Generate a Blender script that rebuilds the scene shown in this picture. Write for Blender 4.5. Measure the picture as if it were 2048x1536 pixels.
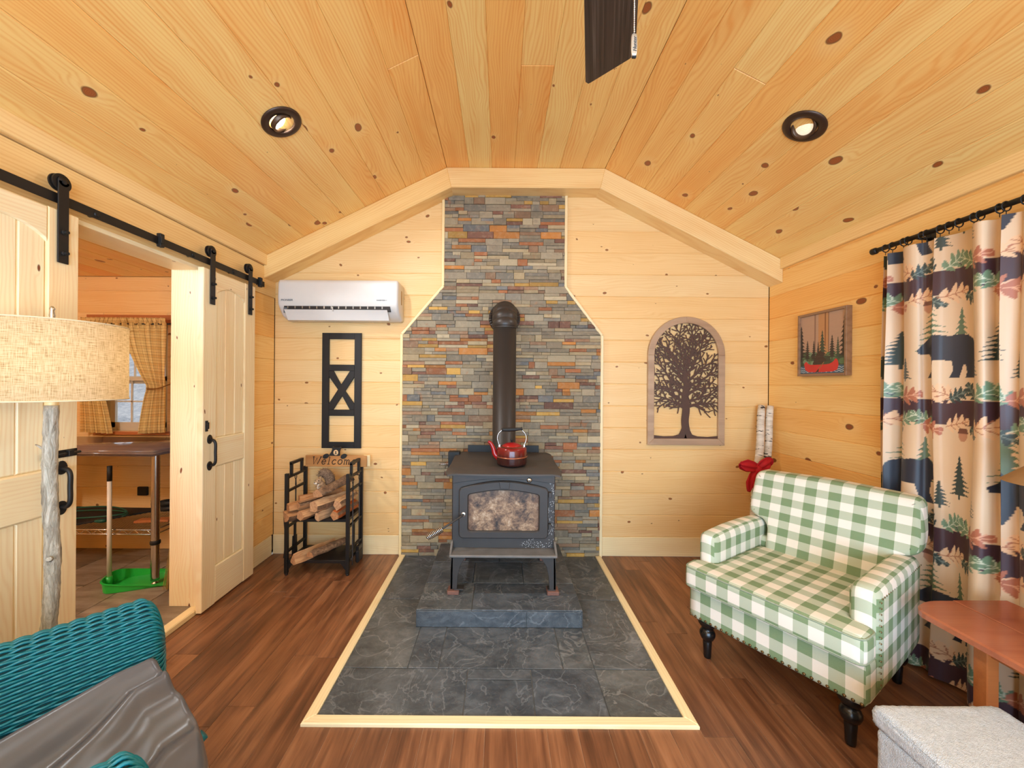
import bpy, bmesh, math, random
import numpy as np
from mathutils import Vector, Matrix

for _o in list(bpy.data.objects):
    bpy.data.objects.remove(_o)
SC = bpy.context.scene
COL = SC.collection
RNG = random.Random(7)
PI = math.pi

def srgb(r, g, b, a=1.0):
    f = lambda c: (c / 12.92 if c <= 0.04045 else ((c + 0.055) / 1.055) ** 2.4)
    return (f(r / 255), f(g / 255), f(b / 255), a)

# ------------------------------------------------------------------ camera, world, light, exposure
F = 780.0                      # focal length in pixels of the 2048 px wide frame
CAMZ = 1.40
PX, PY = 1001.0, 767.0         # principal point
ROLL = math.radians(0.42)
cam_data = bpy.data.cameras.new('camera')
cam_data.sensor_width = 36.0
cam_data.lens = 36.0 * F / 2048
cam_data.shift_x = (1024 - PX) / 2048
cam_data.shift_y = (PY - 768) / 2048
cam_data.clip_start = 0.02
cam = bpy.data.objects.new('camera', cam_data)
COL.objects.link(cam)
cam.matrix_world = Matrix.Translation((0, 0, CAMZ)) @ Matrix.Rotation(PI / 2, 4, 'X') @ Matrix.Rotation(ROLL, 4, 'Z')
SC.camera = cam

world = bpy.data.worlds.new('sky')
SC.world = world
world.use_nodes = True
_bg = world.node_tree.nodes['Background']
_bg.inputs['Color'].default_value = (0.80, 0.89, 1.0, 1)
_bg.inputs['Strength'].default_value = 1.6

def area_light(name, loc, rot, sx, sy, power, color):
    d = bpy.data.lights.new(name, 'AREA')
    d.shape = 'RECTANGLE'; d.size = sx; d.size_y = sy; d.energy = power; d.color = color
    o = bpy.data.objects.new(name, d); COL.objects.link(o)
    o.location = loc; o.rotation_euler = rot
    return o

# daylight fill added in an unseen opening behind the camera, tilted up toward the ceiling
area_light('rear_daylight_fill', (0.17, -2.28, 1.25), (math.radians(106), 0, 0), 3.3, 2.1, 195, (0.45, 0.72, 1.0))

SC.view_settings.view_transform = 'Standard'
SC.view_settings.look = 'None'
SC.view_settings.gamma = 1.0
SC.view_settings.use_curve_mapping = False
SC.view_settings.exposure = 0.24
SC.cycles.use_adaptive_sampling = True
SC.cycles.adaptive_threshold = 0.06
SC.cycles.max_bounces = 6
SC.cycles.glossy_bounces = 3
SC.cycles.transmission_bounces = 4
SC.cycles.caustics_reflective = False
SC.cycles.caustics_refractive = False

# ------------------------------------------------------------------ helpers
def P(u, v, Y):
    """world point at depth Y that the photograph shows at pixel (u, v); used only for measuring"""
    du, dv = u - PX, v - PY
    c, s = math.cos(ROLL), math.sin(ROLL)
    x, y = du * c + dv * s, -du * s + dv * c
    return Vector((x / F * Y, Y, CAMZ - y / F * Y))

def PZ(u, v, Z):
    du, dv = u - PX, v - PY
    c, s = math.cos(ROLL), math.sin(ROLL)
    y = -du * s + dv * c
    return P(u, v, (CAMZ - Z) * F / y)

def lerp(a, b, t):
    return a + (b - a) * t

class MB:
    """collects geometry; build() links it as one mesh object"""
    def __init__(self):
        self.v = []; self.f = []; self.c = []; self.m = []; self.sm = []
    def add(self, verts, faces, col=None, mat=0, smooth=False):
        o = len(self.v)
        self.v.extend([tuple(p) for p in verts])
        for f in faces:
            self.f.append(tuple(i + o for i in f)); self.c.append(col); self.m.append(mat); self.sm.append(smooth)
        return self
    def box(self, x0, x1, y0, y1, z0, z1, **k):
        vs = [(x0,y0,z0),(x1,y0,z0),(x1,y1,z0),(x0,y1,z0),(x0,y0,z1),(x1,y0,z1),(x1,y1,z1),(x0,y1,z1)]
        return self.add(vs, [(3,2,1,0),(4,5,6,7),(0,1,5,4),(1,2,6,5),(2,3,7,6),(3,0,4,7)], **k)
    def cbox(self, x0, x1, y0, y1, z0, z1, b=0.003, **k):
        """box with chamfered edges"""
        bm = bmesh.new()
        bmesh.ops.create_cube(bm, size=1)
        for q in bm.verts:
            q.co = Vector((lerp(x0,x1,q.co.x+.5), lerp(y0,y1,q.co.y+.5), lerp(z0,z1,q.co.z+.5)))
        bmesh.ops.bevel(bm, geom=bm.edges[:], offset=b, segments=1, affect='EDGES')
        return self.addbm(bm, **k)
    def addbm(self, bm, **k):
        bm.verts.ensure_lookup_table(); bm.verts.index_update()
        self.add([q.co[:] for q in bm.verts], [[q.index for q in f.verts] for f in bm.faces], **k)
        bm.free(); return self
    def bar(self, p, q, w, h=None, up=(0,0,1), **k):
        """straight square bar from p to q"""
        p, q = Vector(p), Vector(q); h = h or w
        d = (q - p).normalized(); u = Vector(up)
        if abs(d.dot(u)) > .98: u = Vector((0,1,0))
        s = d.cross(u).normalized(); t = s.cross(d)
        vs = []
        for e in (p, q):
            for a, b in ((-1,-1),(1,-1),(1,1),(-1,1)):
                vs.append(e + s*(a*w/2) + t*(b*h/2))
        return self.add(vs, [(3,2,1,0),(4,5,6,7),(0,1,5,4),(1,2,6,5),(2,3,7,6),(3,0,4,7)], **k)
    def tube(self, path, r, n=10, caps=True, smooth=True, squash=1.0, **k):
        path = [Vector(p) for p in path]
        m = len(path); rs = r if hasattr(r, '__len__') else [r]*m
        t0 = (path[1]-path[0]).normalized()
        ref = Vector((0,0,1)) if abs(t0.z) < .9 else Vector((1,0,0))
        nrm = t0.cross(ref).normalized()
        vs = []; fs = []
        for i in range(m):
            t = (path[min(i+1,m-1)]-path[max(i-1,0)])
            t = t.normalized() if t.length > 1e-9 else t0
            nrm = (nrm - t*nrm.dot(t))
            nrm = nrm.normalized() if nrm.length > 1e-6 else t.orthogonal().normalized()
            b = t.cross(nrm)
            for j in range(n):
                a = 2*PI*j/n
                vs.append(path[i] + nrm*(math.cos(a)*rs[i]) + b*(math.sin(a)*rs[i]*squash))
        for i in range(m-1):
            for j in range(n):
                fs.append((i*n+j, i*n+(j+1)%n, (i+1)*n+(j+1)%n, (i+1)*n+j))
        self.add(vs, fs, smooth=smooth, **k)
        if caps:
            o = len(self.v)-len(vs)
            self.f.append(tuple(o+j for j in range(n))[::-1]); self.f.append(tuple(o+(m-1)*n+j for j in range(n)))
            for _ in range(2):
                self.c.append(k.get('col')); self.m.append(k.get('mat',0)); self.sm.append(False)
        return self
    def lathe(self, prof, seg=32, c=(0,0,0), M=None, smooth=True, **k):
        """profile [(r, z)] turned about z, then moved by matrix M"""
        vs = []; fs = []; c = Vector(c)
        for r, z in prof:
            for j in range(seg):
                a = 2*PI*j/seg
                p = Vector((r*math.cos(a), r*math.sin(a), z))
                vs.append((M @ p if M else p) + c)
        for i in range(len(prof)-1):
            for j in range(seg):
                fs.append((i*seg+j, i*seg+(j+1)%seg, (i+1)*seg+(j+1)%seg, (i+1)*seg+j))
        return self.add(vs, fs, smooth=smooth, **k)
    def slab(self, poly, z0, z1, bev=0.002, **k):
        """convex or simple outline in xy, extruded z0..z1, front rim (z1) chamfered"""
        n = len(poly)
        ar = sum(poly[i][0]*poly[(i+1)%n][1]-poly[(i+1)%n][0]*poly[i][1] for i in range(n))
        if ar < 0: poly = poly[::-1]
        ins = inset(poly, bev) if bev else poly
        zz = z1 - bev
        vs = [(x,y,z0) for x,y in poly] + [(x,y,zz) for x,y in poly] + [(x,y,z1) for x,y in ins]
        fs = [tuple(range(n))[::-1], tuple(range(2*n,3*n))]
        for i in range(n):
            j = (i+1)%n
            fs.append((i,j,n+j,n+i)); fs.append((n+i,n+j,2*n+j,2*n+i))
        return self.add(vs, fs, **k)
    def grid(self, fn, nu, nv, closeu=False, smooth=True, colfn=None, **k):
        vs = [fn(i/(nu-1 if not closeu else nu), j/(nv-1)) for j in range(nv) for i in range(nu)]
        fs = []
        for j in range(nv-1):
            for i in range(nu if closeu else nu-1):
                a = j*nu+i; b = j*nu+(i+1)%nu
                fs.append((a,b,b+nu,a+nu))
        return self.add(vs, fs, smooth=smooth, **k)
    def rbox(self, c, s, r, n=8, deform=None, **k):
        """rounded, subdivided box: centre c, size s, corner radius r"""
        bm = bmesh.new(); bmesh.ops.create_cube(bm, size=2)
        bmesh.ops.subdivide_edges(bm, edges=bm.edges[:], cuts=n, use_grid_fill=True)
        h = Vector(s)/2; inner = Vector([max(x-r,1e-4) for x in h])
        for q in bm.verts:
            # denser sampling at the rim
            w = Vector([math.copysign(abs(t)**.55, t) for t in q.co])
            p = Vector([w[i]*h[i] for i in range(3)])
            cl = Vector([max(-inner[i], min(inner[i], p[i])) for i in range(3)])
            d = p-cl
            if d.length > 1e-9:
                p = cl + d.normalized()*min(r, r) if d.length > 1e-6 else p
            q.co = p
            if deform: q.co = Vector(deform(q.co.copy()))
            q.co += Vector(c)
        return self.addbm(bm, smooth=True, **k)
    def build(self, name, mat, parent=None, M=None, uv=None, smooth=None):
        me = bpy.data.meshes.new(name)
        me.from_pydata(self.v, [], self.f)
        mats = mat if isinstance(mat, (list, tuple)) else [mat]
        for q in mats: me.materials.append(q)
        if len(mats) > 1: me.polygons.foreach_set('material_index', self.m)
        sm = self.sm if smooth is None else [smooth]*len(self.f)
        me.polygons.foreach_set('use_smooth', sm)
        if any(c is not None for c in self.c):
            ca = me.color_attributes.new('col', 'FLOAT_COLOR', 'CORNER')
            arr = []
            for f, c in zip(self.f, self.c):
                arr.extend(list(c or (1,1,1,1))*len(f))
            ca.data.foreach_set('color', arr)
        me.update()
        if uv: box_uv(me)
        return link(name, me, parent, M)

def link(name, me, parent=None, M=None):
    o = bpy.data.objects.new(name, me); COL.objects.link(o)
    if parent: o.parent = parent
    if M is not None: o.matrix_local = M
    return o

def box_uv(me):
    lay = me.uv_layers.new(name='uv')
    for p in me.polygons:
        n = p.normal
        for li in p.loop_indices:
            q = me.vertices[me.loops[li].vertex_index].co
            if abs(n.x) > max(abs(n.y), abs(n.z)):
                lay.data[li].uv = (q.z + 0.013, q.y)
            else:
                lay.data[li].uv = (q.x, q.y+q.z)

def inset(poly, d):
    n = len(poly); out = []
    for i in range(n):
        p0 = Vector(poly[i-1]); p1 = Vector(poly[i]); p2 = Vector(poly[(i+1)%n])
        a = (p1-p0); b = (p2-p1)
        if a.length < 1e-7 or b.length < 1e-7: out.append(tuple(p1)); continue
        a.normalize(); b.normalize()
        na = Vector((-a.y, a.x)); nb = Vector((-b.y, b.x))
        m = na+nb; k = m.length_squared
        m = m*(2*d/k)/1.0 if k > .3 else na*d*1.5
        out.append(tuple(p1 + m))
    return out

def clip(poly, a, b, c):
    """keep a*x + b*y <= c"""
    out = []; n = len(poly)
    for i in range(n):
        p, q = poly[i], poly[(i+1)%n]
        dp = a*p[0]+b*p[1]-c; dq = a*q[0]+b*q[1]-c
        if dp <= 0: out.append(p)
        if dp*dq < 0:
            t = dp/(dp-dq); out.append((p[0]+(q[0]-p[0])*t, p[1]+(q[1]-p[1])*t))
    res = []
    for p in out:
        if not res or (abs(p[0]-res[-1][0])+abs(p[1]-res[-1][1])) > 1e-5: res.append(p)
    if len(res) > 1 and (abs(res[0][0]-res[-1][0])+abs(res[0][1]-res[-1][1])) < 1e-5: res.pop()
    return res if len(res) >= 3 else []

def rect(x0, x1, y0, y1):
    return [(x0,y0),(x1,y0),(x1,y1),(x0,y1)]

def frame_m(o, ex, ey, ez):
    ex, ey, ez = Vector(ex), Vector(ey), Vector(ez)
    M = Matrix.Identity(4)
    for i in range(3):
        M[i][0] = ex[i]; M[i][1] = ey[i]; M[i][2] = ez[i]; M[i][3] = o[i]
    return M

AX_BACK = ((1,0,0),(0,0,1),(0,-1,0))       # board frames: length, width, outward normal
AX_LEFT = ((0,1,0),(0,0,1),(1,0,0))
AX_RIGHT = ((0,-1,0),(0,0,1),(-1,0,0))
AX_FLOOR = ((0,1,0),(-1,0,0),(0,0,1))

def board(name, poly, t, M, mat, parent, bev=0.003):
    """one board: outline in its own plane, thickness t, outward face at z = t"""
    x0 = min(p[0] for p in poly); y0 = min(p[1] for p in poly)
    loc = [(p[0]-x0, p[1]-y0) for p in poly]
    mb = MB(); mb.slab(loc, 0, t, bev)
    return mb.build(name, mat, parent, M @ Matrix.Translation((x0, y0, 0)))

def tag(o, label, cat=None, group=None, kind=None):
    o['label'] = label
    if cat: o['category'] = cat
    if group: o['group'] = group
    if kind: o['kind'] = kind
    return o

def thing(name, label, cat, loc=(0,0,0), rz=0.0, group=None, kind=None):
    o = bpy.data.objects.new(name, None); COL.objects.link(o)
    o.empty_display_size = .05
    o.location = loc; o.rotation_euler = (0,0,rz)
    return tag(o, label, cat, group, kind)

def bez(pts, n=16):
    """Catmull-Rom through points"""
    pts = [Vector(p) for p in pts]; out = []
    for i in range(len(pts)-1):
        p0 = pts[max(i-1,0)]; p1 = pts[i]; p2 = pts[i+1]; p3 = pts[min(i+2,len(pts)-1)]
        for k in range(n):
            t = k/n
            out.append(.5*((2*p1)+(p2-p0)*t+(2*p0-5*p1+4*p2-p3)*t*t+(3*p1-p0-3*p2+p3)*t**3))
    out.append(pts[-1]); return out

def text(name, body, size, M, mat, parent, extrude=.0006, shear=0.0):
    cu = bpy.data.curves.new(name, 'FONT')
    cu.body = body; cu.size = size; cu.extrude = extrude; cu.shear = shear
    cu.align_x = 'CENTER'; cu.align_y = 'CENTER'
    o = bpy.data.objects.new(name, cu); COL.objects.link(o)
    me = bpy.data.meshes.new_from_object(o.evaluated_get(bpy.context.evaluated_depsgraph_get()))
    bpy.data.objects.remove(o); bpy.data.curves.remove(cu)
    me.materials.clear(); me.materials.append(mat)
    return link(name, me, parent, M)

# ------------------------------------------------------------------ materials
class NT:
    def __init__(self, name):
        self.m = bpy.data.materials.new(name); self.m.use_nodes = True
        self.t = self.m.node_tree; self.b = self.t.nodes['Principled BSDF']
    def n(self, typ, props=None, **inp):
        x = self.t.nodes.new(typ)
        for k, v in (props or {}).items(): setattr(x, k, v)
        for k, v in inp.items():
            key = int(k[1:]) if k[0] == '_' and k[1:].isdigit() else k.replace('_', ' ')
            s = x.inputs[key]
            if isinstance(v, bpy.types.NodeSocket): self.t.links.new(v, s)
            else: s.default_value = v
        return x
    def math(self, op, a, b=0.0, c=0.0, clamp=False):
        return self.n('ShaderNodeMath', {'operation': op, 'use_clamp': clamp}, _0=a, _1=b, _2=c).outputs[0]
    def vmul(self, a, b):
        return self.n('ShaderNodeVectorMath', {'operation': 'MULTIPLY'}, _0=a, _1=b).outputs[0]
    def vadd(self, a, b):
        return self.n('ShaderNodeVectorMath', {'operation': 'ADD'}, _0=a, _1=b).outputs[0]
    def noise(self, vec, scale, detail=2.0, rough=.5, dist=0.0):
        return self.n('ShaderNodeTexNoise', None, Vector=vec, Scale=scale, Detail=detail, Roughness=rough, Distortion=dist).outputs['Fac']
    def mix(self, fac, a, b, mode='MIX'):
        x = self.n('ShaderNodeMix', {'data_type': 'RGBA', 'blend_type': mode}, _0=fac, _6=a, _7=b)
        return x.outputs[2]
    def ramp(self, fac, stops):
        x = self.n('ShaderNodeValToRGB', None, Fac=fac)
        e = x.color_ramp.elements
        while len(e) < len(stops): e.new(.5)
        for q, (p, c) in zip(e, stops): q.position = p; q.color = c
        return x.outputs[0]
    def obj(self):
        return self.n('ShaderNodeTexCoord').outputs['Object']
    def objr(self):
        """object coordinates shifted by the object's own random number"""
        r = self.n('ShaderNodeObjectInfo').outputs['Random']
        off = self.n('ShaderNodeCombineXYZ', None, X=self.math('MULTIPLY', r, 31.7), Y=self.math('MULTIPLY', r, 57.3), Z=self.math('MULTIPLY', r, 13.1)).outputs[0]
        return self.vadd(self.obj(), off), r
    def out(self, color=None, rough=None, metal=None, bump=None, bs=.3, bd=.002, **inp):
        L = self.t.links
        for key, val in (('Base Color', color), ('Roughness', rough), ('Metallic', metal)):
            if val is None: continue
            if isinstance(val, bpy.types.NodeSocket): L.new(val, self.b.inputs[key])
            else: self.b.inputs[key].default_value = val
        for k, v in inp.items():
            self.b.inputs[k.replace('_', ' ')].default_value = v
        if bump is not None:
            bn = self.n('ShaderNodeBump', None, Height=bump, Strength=bs, Distance=bd)
            L.new(bn.outputs[0], self.b.inputs['Normal'])
        return self.m

def plain(name, c, rough=.5, metal=0.0, var=.12, scale=18, bs=0.0, bscale=120, **inp):
    t = NT(name); v, r = t.objr()
    f = t.noise(v, scale, 3)
    d = tuple(x*(1-var) for x in c[:3]) + (1,); l = tuple(min(1,x*(1+var)) for x in c[:3]) + (1,)
    colr = t.mix(f, d, l)
    bump = t.noise(v, bscale, 3) if bs else None
    return t.out(colr, rough, metal, bump, bs or .3, **inp)

def pine(name, light, dark, knot, ta, tb, rings=55.0, amp=3.0, kx=3.0, ky=7.0, thr=.55, gain=.22, rough=.42, contrast=.5):
    t = NT(name); v, r = t.objr()
    sp = t.n('ShaderNodeSeparateXYZ', None, Vector=v)
    w = t.n('ShaderNodeTexNoise', None, Vector=v, Scale=9.0, Detail=1.0).outputs['Color']
    wv = t.vmul(t.vadd(w, (-.5,-.5,-.5)), (.05,.03,0))
    kv = t.vmul(t.vadd(v, wv), (kx, ky, 0))
    vor = t.n('ShaderNodeTexVoronoi', {'voronoi_dimensions': '2D', 'feature': 'F1'}, Vector=kv, Scale=1.0)
    kr = t.math('MULTIPLY', t.math('MAXIMUM', t.math('SUBTRACT', t.n('ShaderNodeSeparateColor', None, Color=vor.outputs['Color']).outputs[0], thr), 0.0), gain)
    d = vor.outputs['Distance']
    km = t.math('MULTIPLY', t.math('SUBTRACT', kr, d), 45.0, clamp=True)
    core = t.math('MULTIPLY', t.math('SUBTRACT', t.math('MULTIPLY', kr, .80), d), 40.0, clamp=True)
    halo = t.math('MULTIPLY', t.math('SUBTRACT', t.math('MULTIPLY', kr, 3.2), d), 4.5, clamp=True)
    n1 = t.noise(t.vmul(v, (.55, 2.2, 2.2)), 2.6, 2, .5, .4)
    rc = t.math('ADD', t.math('MULTIPLY', sp.outputs[1], rings), t.math('ADD', t.math('MULTIPLY', n1, amp*6), t.math('MULTIPLY', halo, 9.0)))
    ring = t.math('POWER', t.math('MULTIPLY_ADD', t.math('SINE', rc), .5, .5), 2.2)
    fine = t.noise(t.vmul(v, (2.5, 120, 120)), 1.0, 3, .6)
    broad = t.noise(t.vmul(v, (.7, 5, 5)), 2.0, 3)
    f = t.math('ADD', t.math('MULTIPLY', ring, contrast*.62), t.math('ADD', t.math('MULTIPLY', t.math('SUBTRACT', fine, .42), .55*contrast*2), t.math('MULTIPLY', t.math('SUBTRACT', broad, .45), 1.1*contrast*2)), clamp=True)
    c = t.mix(f, light, dark)
    c = t.mix(1.0, c, t.mix(r, ta, tb), 'MULTIPLY')
    c = t.mix(t.math('MULTIPLY', halo, .30), c, light)
    kd = tuple(x*.38 for x in knot[:3]) + (1,)
    c = t.mix(t.math('MULTIPLY', km, .9), c, kd)
    c = t.mix(core, c, t.mix(t.math('MULTIPLY_ADD', t.math('SINE', t.math('MULTIPLY', d, 260.0)), .5, .5), knot, tuple(x*.7 for x in knot[:3]) + (1,)))
    return t.out(c, rough)

WHITE = (1,1,1,1)
M_WALL = pine('pine_wall', srgb(246,210,156), srgb(228,174,106), srgb(168,100,48), srgb(255,255,250), srgb(255,244,222), rings=380, amp=9, thr=.58, gain=.20, kx=4.6, ky=7.0, contrast=.38)
M_SIDE = pine('pine_side_lit', srgb(255,216,148), srgb(238,176,94), srgb(158,82,38), srgb(255,250,238), srgb(255,230,194), rings=360, amp=9, thr=.70, gain=.42, kx=3.6, ky=5.4, contrast=.5)  # wall pine again, the side walls' amber lighting put into its colour
M_CEIL = pine('pine_ceiling', srgb(255,222,152), srgb(240,168,88), srgb(176,96,48), srgb(255,255,246), srgb(255,226,192), rings=400, amp=11, thr=.62, gain=.36, kx=3.8, ky=5.4, contrast=.60, rough=.36)
M_BEAM = pine('fir_beam', srgb(252,218,158), srgb(228,172,102), srgb(150,90,40), WHITE, srgb(255,246,226), rings=420, amp=5, thr=.9, gain=.1, contrast=.5)
M_DOOR = pine('pine_door', srgb(252,238,206), srgb(234,192,140), srgb(140,72,36), srgb(255,254,248), srgb(255,246,230), rings=420, amp=9, thr=.60, gain=.16, kx=3.6, ky=9.0, contrast=.42)
M_TRIM = pine('pine_trim', srgb(252,230,184), srgb(230,192,132), srgb(150,96,52), WHITE, srgb(255,248,232), rings=420, amp=5, thr=.93, gain=.1, contrast=.42)
M_SILL = pine('stained_sill', srgb(190,112,60), srgb(150,78,38), srgb(90,40,20), WHITE, WHITE, thr=.95)

def floorwood():
    t = NT('floor_wood'); v, r = t.objr()
    n1 = t.noise(t.vmul(v, (.8, 4, 4)), 2.4, 3, .55, .8)
    fine = t.noise(t.vmul(v, (4, 130, 130)), 1.0, 4, .65)
    mid = t.noise(t.vmul(v, (1.6, 26, 26)), 1.0, 3, .6, .6)
    f = t.math('ADD', t.math('MULTIPLY', mid, .55), t.math('MULTIPLY', n1, .45))
    c = t.ramp(f, [(.28, srgb(78,53,40)), (.45, srgb(124,86,62)), (.58, srgb(156,112,81)), (.76, srgb(184,142,110))])
    streak = t.math('MULTIPLY', t.math('SUBTRACT', fine, .60), 4.5, clamp=True)
    c = t.mix(t.math('MULTIPLY', streak, .5), c, srgb(206,168,134))
    dk = t.math('MULTIPLY', t.math('SUBTRACT', .40, fine), 4.0, clamp=True)
    c = t.mix(t.math('MULTIPLY', dk, .65), c, srgb(62,36,26))
    c = t.mix(1.0, c, t.mix(r, srgb(255,238,222), srgb(214,190,172)), 'MULTIPLY')
    return t.out(c, t.math('MULTIPLY_ADD', mid, .25, .22), None, fine, .18, .001)
M_FLOOR = floorwood()

def slate():
    t = NT('slate_tile'); v, r = t.objr()
    big = t.noise(v, 3.2, 4, .6, .7)
    med = t.noise(t.vmul(v, (1,1.6,1)), 14, 5, .65, .5)
    rid = t.noise(v, 3.6, 4, .55, 1.5)
    vein = t.math('SUBTRACT', 1.0, t.math('MULTIPLY', t.math('ABSOLUTE', t.math('SUBTRACT', rid, .5)), 55.0), clamp=True)
    rid2 = t.noise(t.vadd(v, (9,4,2)), 8.0, 4, .6, 2.0)
    vein2 = t.math('SUBTRACT', 1.0, t.math('MULTIPLY', t.math('ABSOLUTE', t.math('SUBTRACT', rid2, .52)), 45.0), clamp=True)
    f = t.math('ADD', t.math('MULTIPLY', big, .6), t.math('MULTIPLY', med, .45))
    c = t.ramp(f, [(.32, srgb(54,58,63)), (.50, srgb(86,91,95)), (.68, srgb(118,122,125))])
    c = t.mix(t.math('MULTIPLY', vein, .28), c, srgb(184,186,186))
    c = t.mix(t.math('MULTIPLY', vein2, .16), c, srgb(158,156,152))
    c = t.mix(1.0, c, t.mix(r, srgb(255,250,242), srgb(206,212,222)), 'MULTIPLY')
    return t.out(c, t.math('MULTIPLY_ADD', med, .3, .24), None, t.math('ADD', med, t.math('MULTIPLY', vein, .3)), .25, .002)
M_SLATE = slate()

def ledger():
    t = NT('ledger_stone'); v, r = t.objr()
    a = t.n('ShaderNodeVertexColor', {'layer_name': 'col'}).outputs[0]
    n1 = t.noise(t.vmul(v, (1,1,1.6)), 26, 4, .62, .5)
    n2 = t.noise(v, 9, 4, .6, .8)
    c = t.mix(t.math('MULTIPLY', t.math('SUBTRACT', n1, .5), 2.2, clamp=True), a, t.mix(.6, a, srgb(196,178,148)))
    c = t.mix(t.math('MULTIPLY', t.math('SUBTRACT', .44, n1), 3.0, clamp=True), c, t.mix(.55, a, srgb(74,66,62)))
    c = t.mix(t.math('MULTIPLY', t.math('SUBTRACT', n2, .62), 4.5, clamp=True), c, srgb(168,104,58))
    return t.out(c, .75, None, t.math('ADD', n1, t.noise(v, 90, 3)), .55, .004)
M_STONE = ledger()

def sidetile():
    t = NT('stone_look_tile'); v, r = t.objr()
    n1 = t.noise(t.vmul(v, (1.0, 5, 1)), 3.0, 4, .6, .6)
    n2 = t.noise(v, 12, 4, .6)
    f = t.math('ADD', t.math('MULTIPLY', n1, .75), t.math('MULTIPLY', n2, .25))
    c = t.ramp(f, [(.32, srgb(132,118,104)), (.5, srgb(188,174,156)), (.66, srgb(212,202,186))])
    c = t.mix(1.0, c, t.ramp(r, [(0, srgb(255,246,234)), (.5, srgb(214,206,200)), (1, srgb(160,146,134))]), 'MULTIPLY')
    return t.out(c, .45, None, n2, .1, .001)
M_SIDETILE = sidetile()

M_BLACK = plain('black_powdercoat', srgb(34,31,30), .45, .3, .1, 40, .05)
M_BLACKMATTE = plain('black_matte', srgb(22,21,21), .6)
M_IRON = plain('stove_steel', srgb(66,62,60), .52, .35, .16, 9, .12, 160)
M_STOVETOP = plain('stove_top_steel', srgb(80,72,66), .48, .35, .22, 6, .1, 120)
M_PIPE = plain('stove_pipe_black', srgb(62,56,52), .42, .45, .06, 10)
M_CHROME = plain('chrome', srgb(205,203,200), .22, 1.0, .05)
M_STEEL = plain('brushed_steel', srgb(180,176,170), .34, 1.0, .08)
M_WHITEPL = plain('white_plastic', srgb(226,220,214), .4, 0, .02)
M_WHITEPL2 = plain('white_plastic_vane', srgb(234,229,224), .35, 0, .02)
M_DARKSLOT = plain('dark_slot', srgb(46,38,34), .7)
M_GROUT = plain('grout', srgb(120,118,114), .9, 0, .15, 60)
M_GROUTL = plain('grout_light', srgb(196,188,176), .9, 0, .1, 60)
M_STONEBACK = plain('mortar', srgb(70,66,62), .95, 0, .2, 60)
M_SEAM = plain('seam_glare', srgb(196,158,126), .8)  # pale subfloor: glare along the plank seams put into its colour
M_SHEATH = plain('wall_sheathing', srgb(120,84,48), .9)
M_BRASS = plain('antique_nail', srgb(120,96,62), .35, .9)
# ------------------------------------------------------------------ the room
XL, XR = -1.845, 2.185           # side walls
YB, YN = 3.18, -2.3              # stove wall, wall behind the camera
ZS, ZT = 2.375, 3.075            # spring and flat of the ceiling
FX0, FX1 = -0.43, 0.80           # flat part of the ceiling
PITCH = 0.178
HX0, HX1, HY0 = -0.803, 0.820, 1.584   # slate hearth on the floor (outer edge of its frame)

def structure(name, mb, mat, label):
    return tag(mb.build(name, mat), label, None, None, 'structure')

def ceil_clip(poly):
    """keep a wall outline (x, z) below the ceiling"""
    sl = (ZT-ZS)/(FX0-XL); sr = (ZT-ZS)/(XR-FX1)
    poly = clip(poly, 0, 1, ZT)
    if poly: poly = clip(poly, -sl, 1, ZS - sl*XL)
    if poly: poly = clip(poly, sr, 1, ZS + sr*XR)
    return poly

# floor with planks
fl = structure('floor', MB().box(XL, XR, YN, YB, -0.08, -0.002), M_SEAM, 'dark brown wood plank floor of the cabin room')
def plank_col(xa, xb, ya, yb, seed):
    r = random.Random(seed); y = ya - r.uniform(0, 1.0)
    while y < yb:
        y2 = y + r.choice((.75, .92, 1.07, 1.22))
        a, b = max(y, ya), min(y2, yb)
        if b - a > .05:
            M = frame_m((xb, a, -0.0019), *AX_FLOOR)
            board('plank', rect(0, b-a-.0016, 0, xb-xa-.0016), .0019, M, M_FLOOR, fl, .0006)
        y = y2
PW = 0.122
x = HX0; k = 0
while x > XL + .01:
    plank_col(max(x-PW, XL), x, YN, YB, 100+k); x -= PW; k += 1
x = HX1
while x < XR - .01:
    plank_col(x, min(x+PW, XR), YN, YB, 200+k); x += PW; k += 1
nC = 13; wC = (HX1-HX0)/nC
for i in range(nC):
    plank_col(HX0+i*wC, HX0+(i+1)*wC, YN, HY0, 300+i)

# stove wall
wb = structure('wall_back', MB().add([(XL,YB+.02,0),(XR,YB+.02,0),(XR,YB+.02,ZS),(FX1,YB+.02,ZT),(FX0,YB+.02,ZT),(XL,YB+.02,ZS),
                                     (XL,YB+.1,0),(XR,YB+.1,0),(XR,YB+.1,ZS),(FX1,YB+.1,ZT),(FX0,YB+.1,ZT),(XL,YB+.1,ZS)],
        [(0,1,2,3,4,5),(11,10,9,8,7,6),(0,6,7,1),(1,7,8,2),(2,8,9,3),(3,9,10,4),(4,10,11,5),(5,11,6,0)]), M_SHEATH, 'pale pine board gable wall behind the wood stove')
MBK = frame_m((0, YB+.02, 0), *AX_BACK)
for side, (xa, xb) in enumerate(((XL, -.40), (.45, XR))):
    z = 0.157; n = 0
    while z < ZT:
        z2 = z + PITCH
        r = random.Random(side*50+n)
        cuts = [xa, xb]
        for a, b in zip(cuts, cuts[1:]):
            p = ceil_clip(rect(a, b, z, z2))
            if p: board('board', p, .02, MBK, M_WALL, wb, .0045)
        z = z2; n += 1
tag(board('baseboard_back', rect(XL, HX0, 0, .157), .024, MBK, M_TRIM, None, .003), 'pale pine baseboard under the firewood rack wall', None, None, 'structure')
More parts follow.
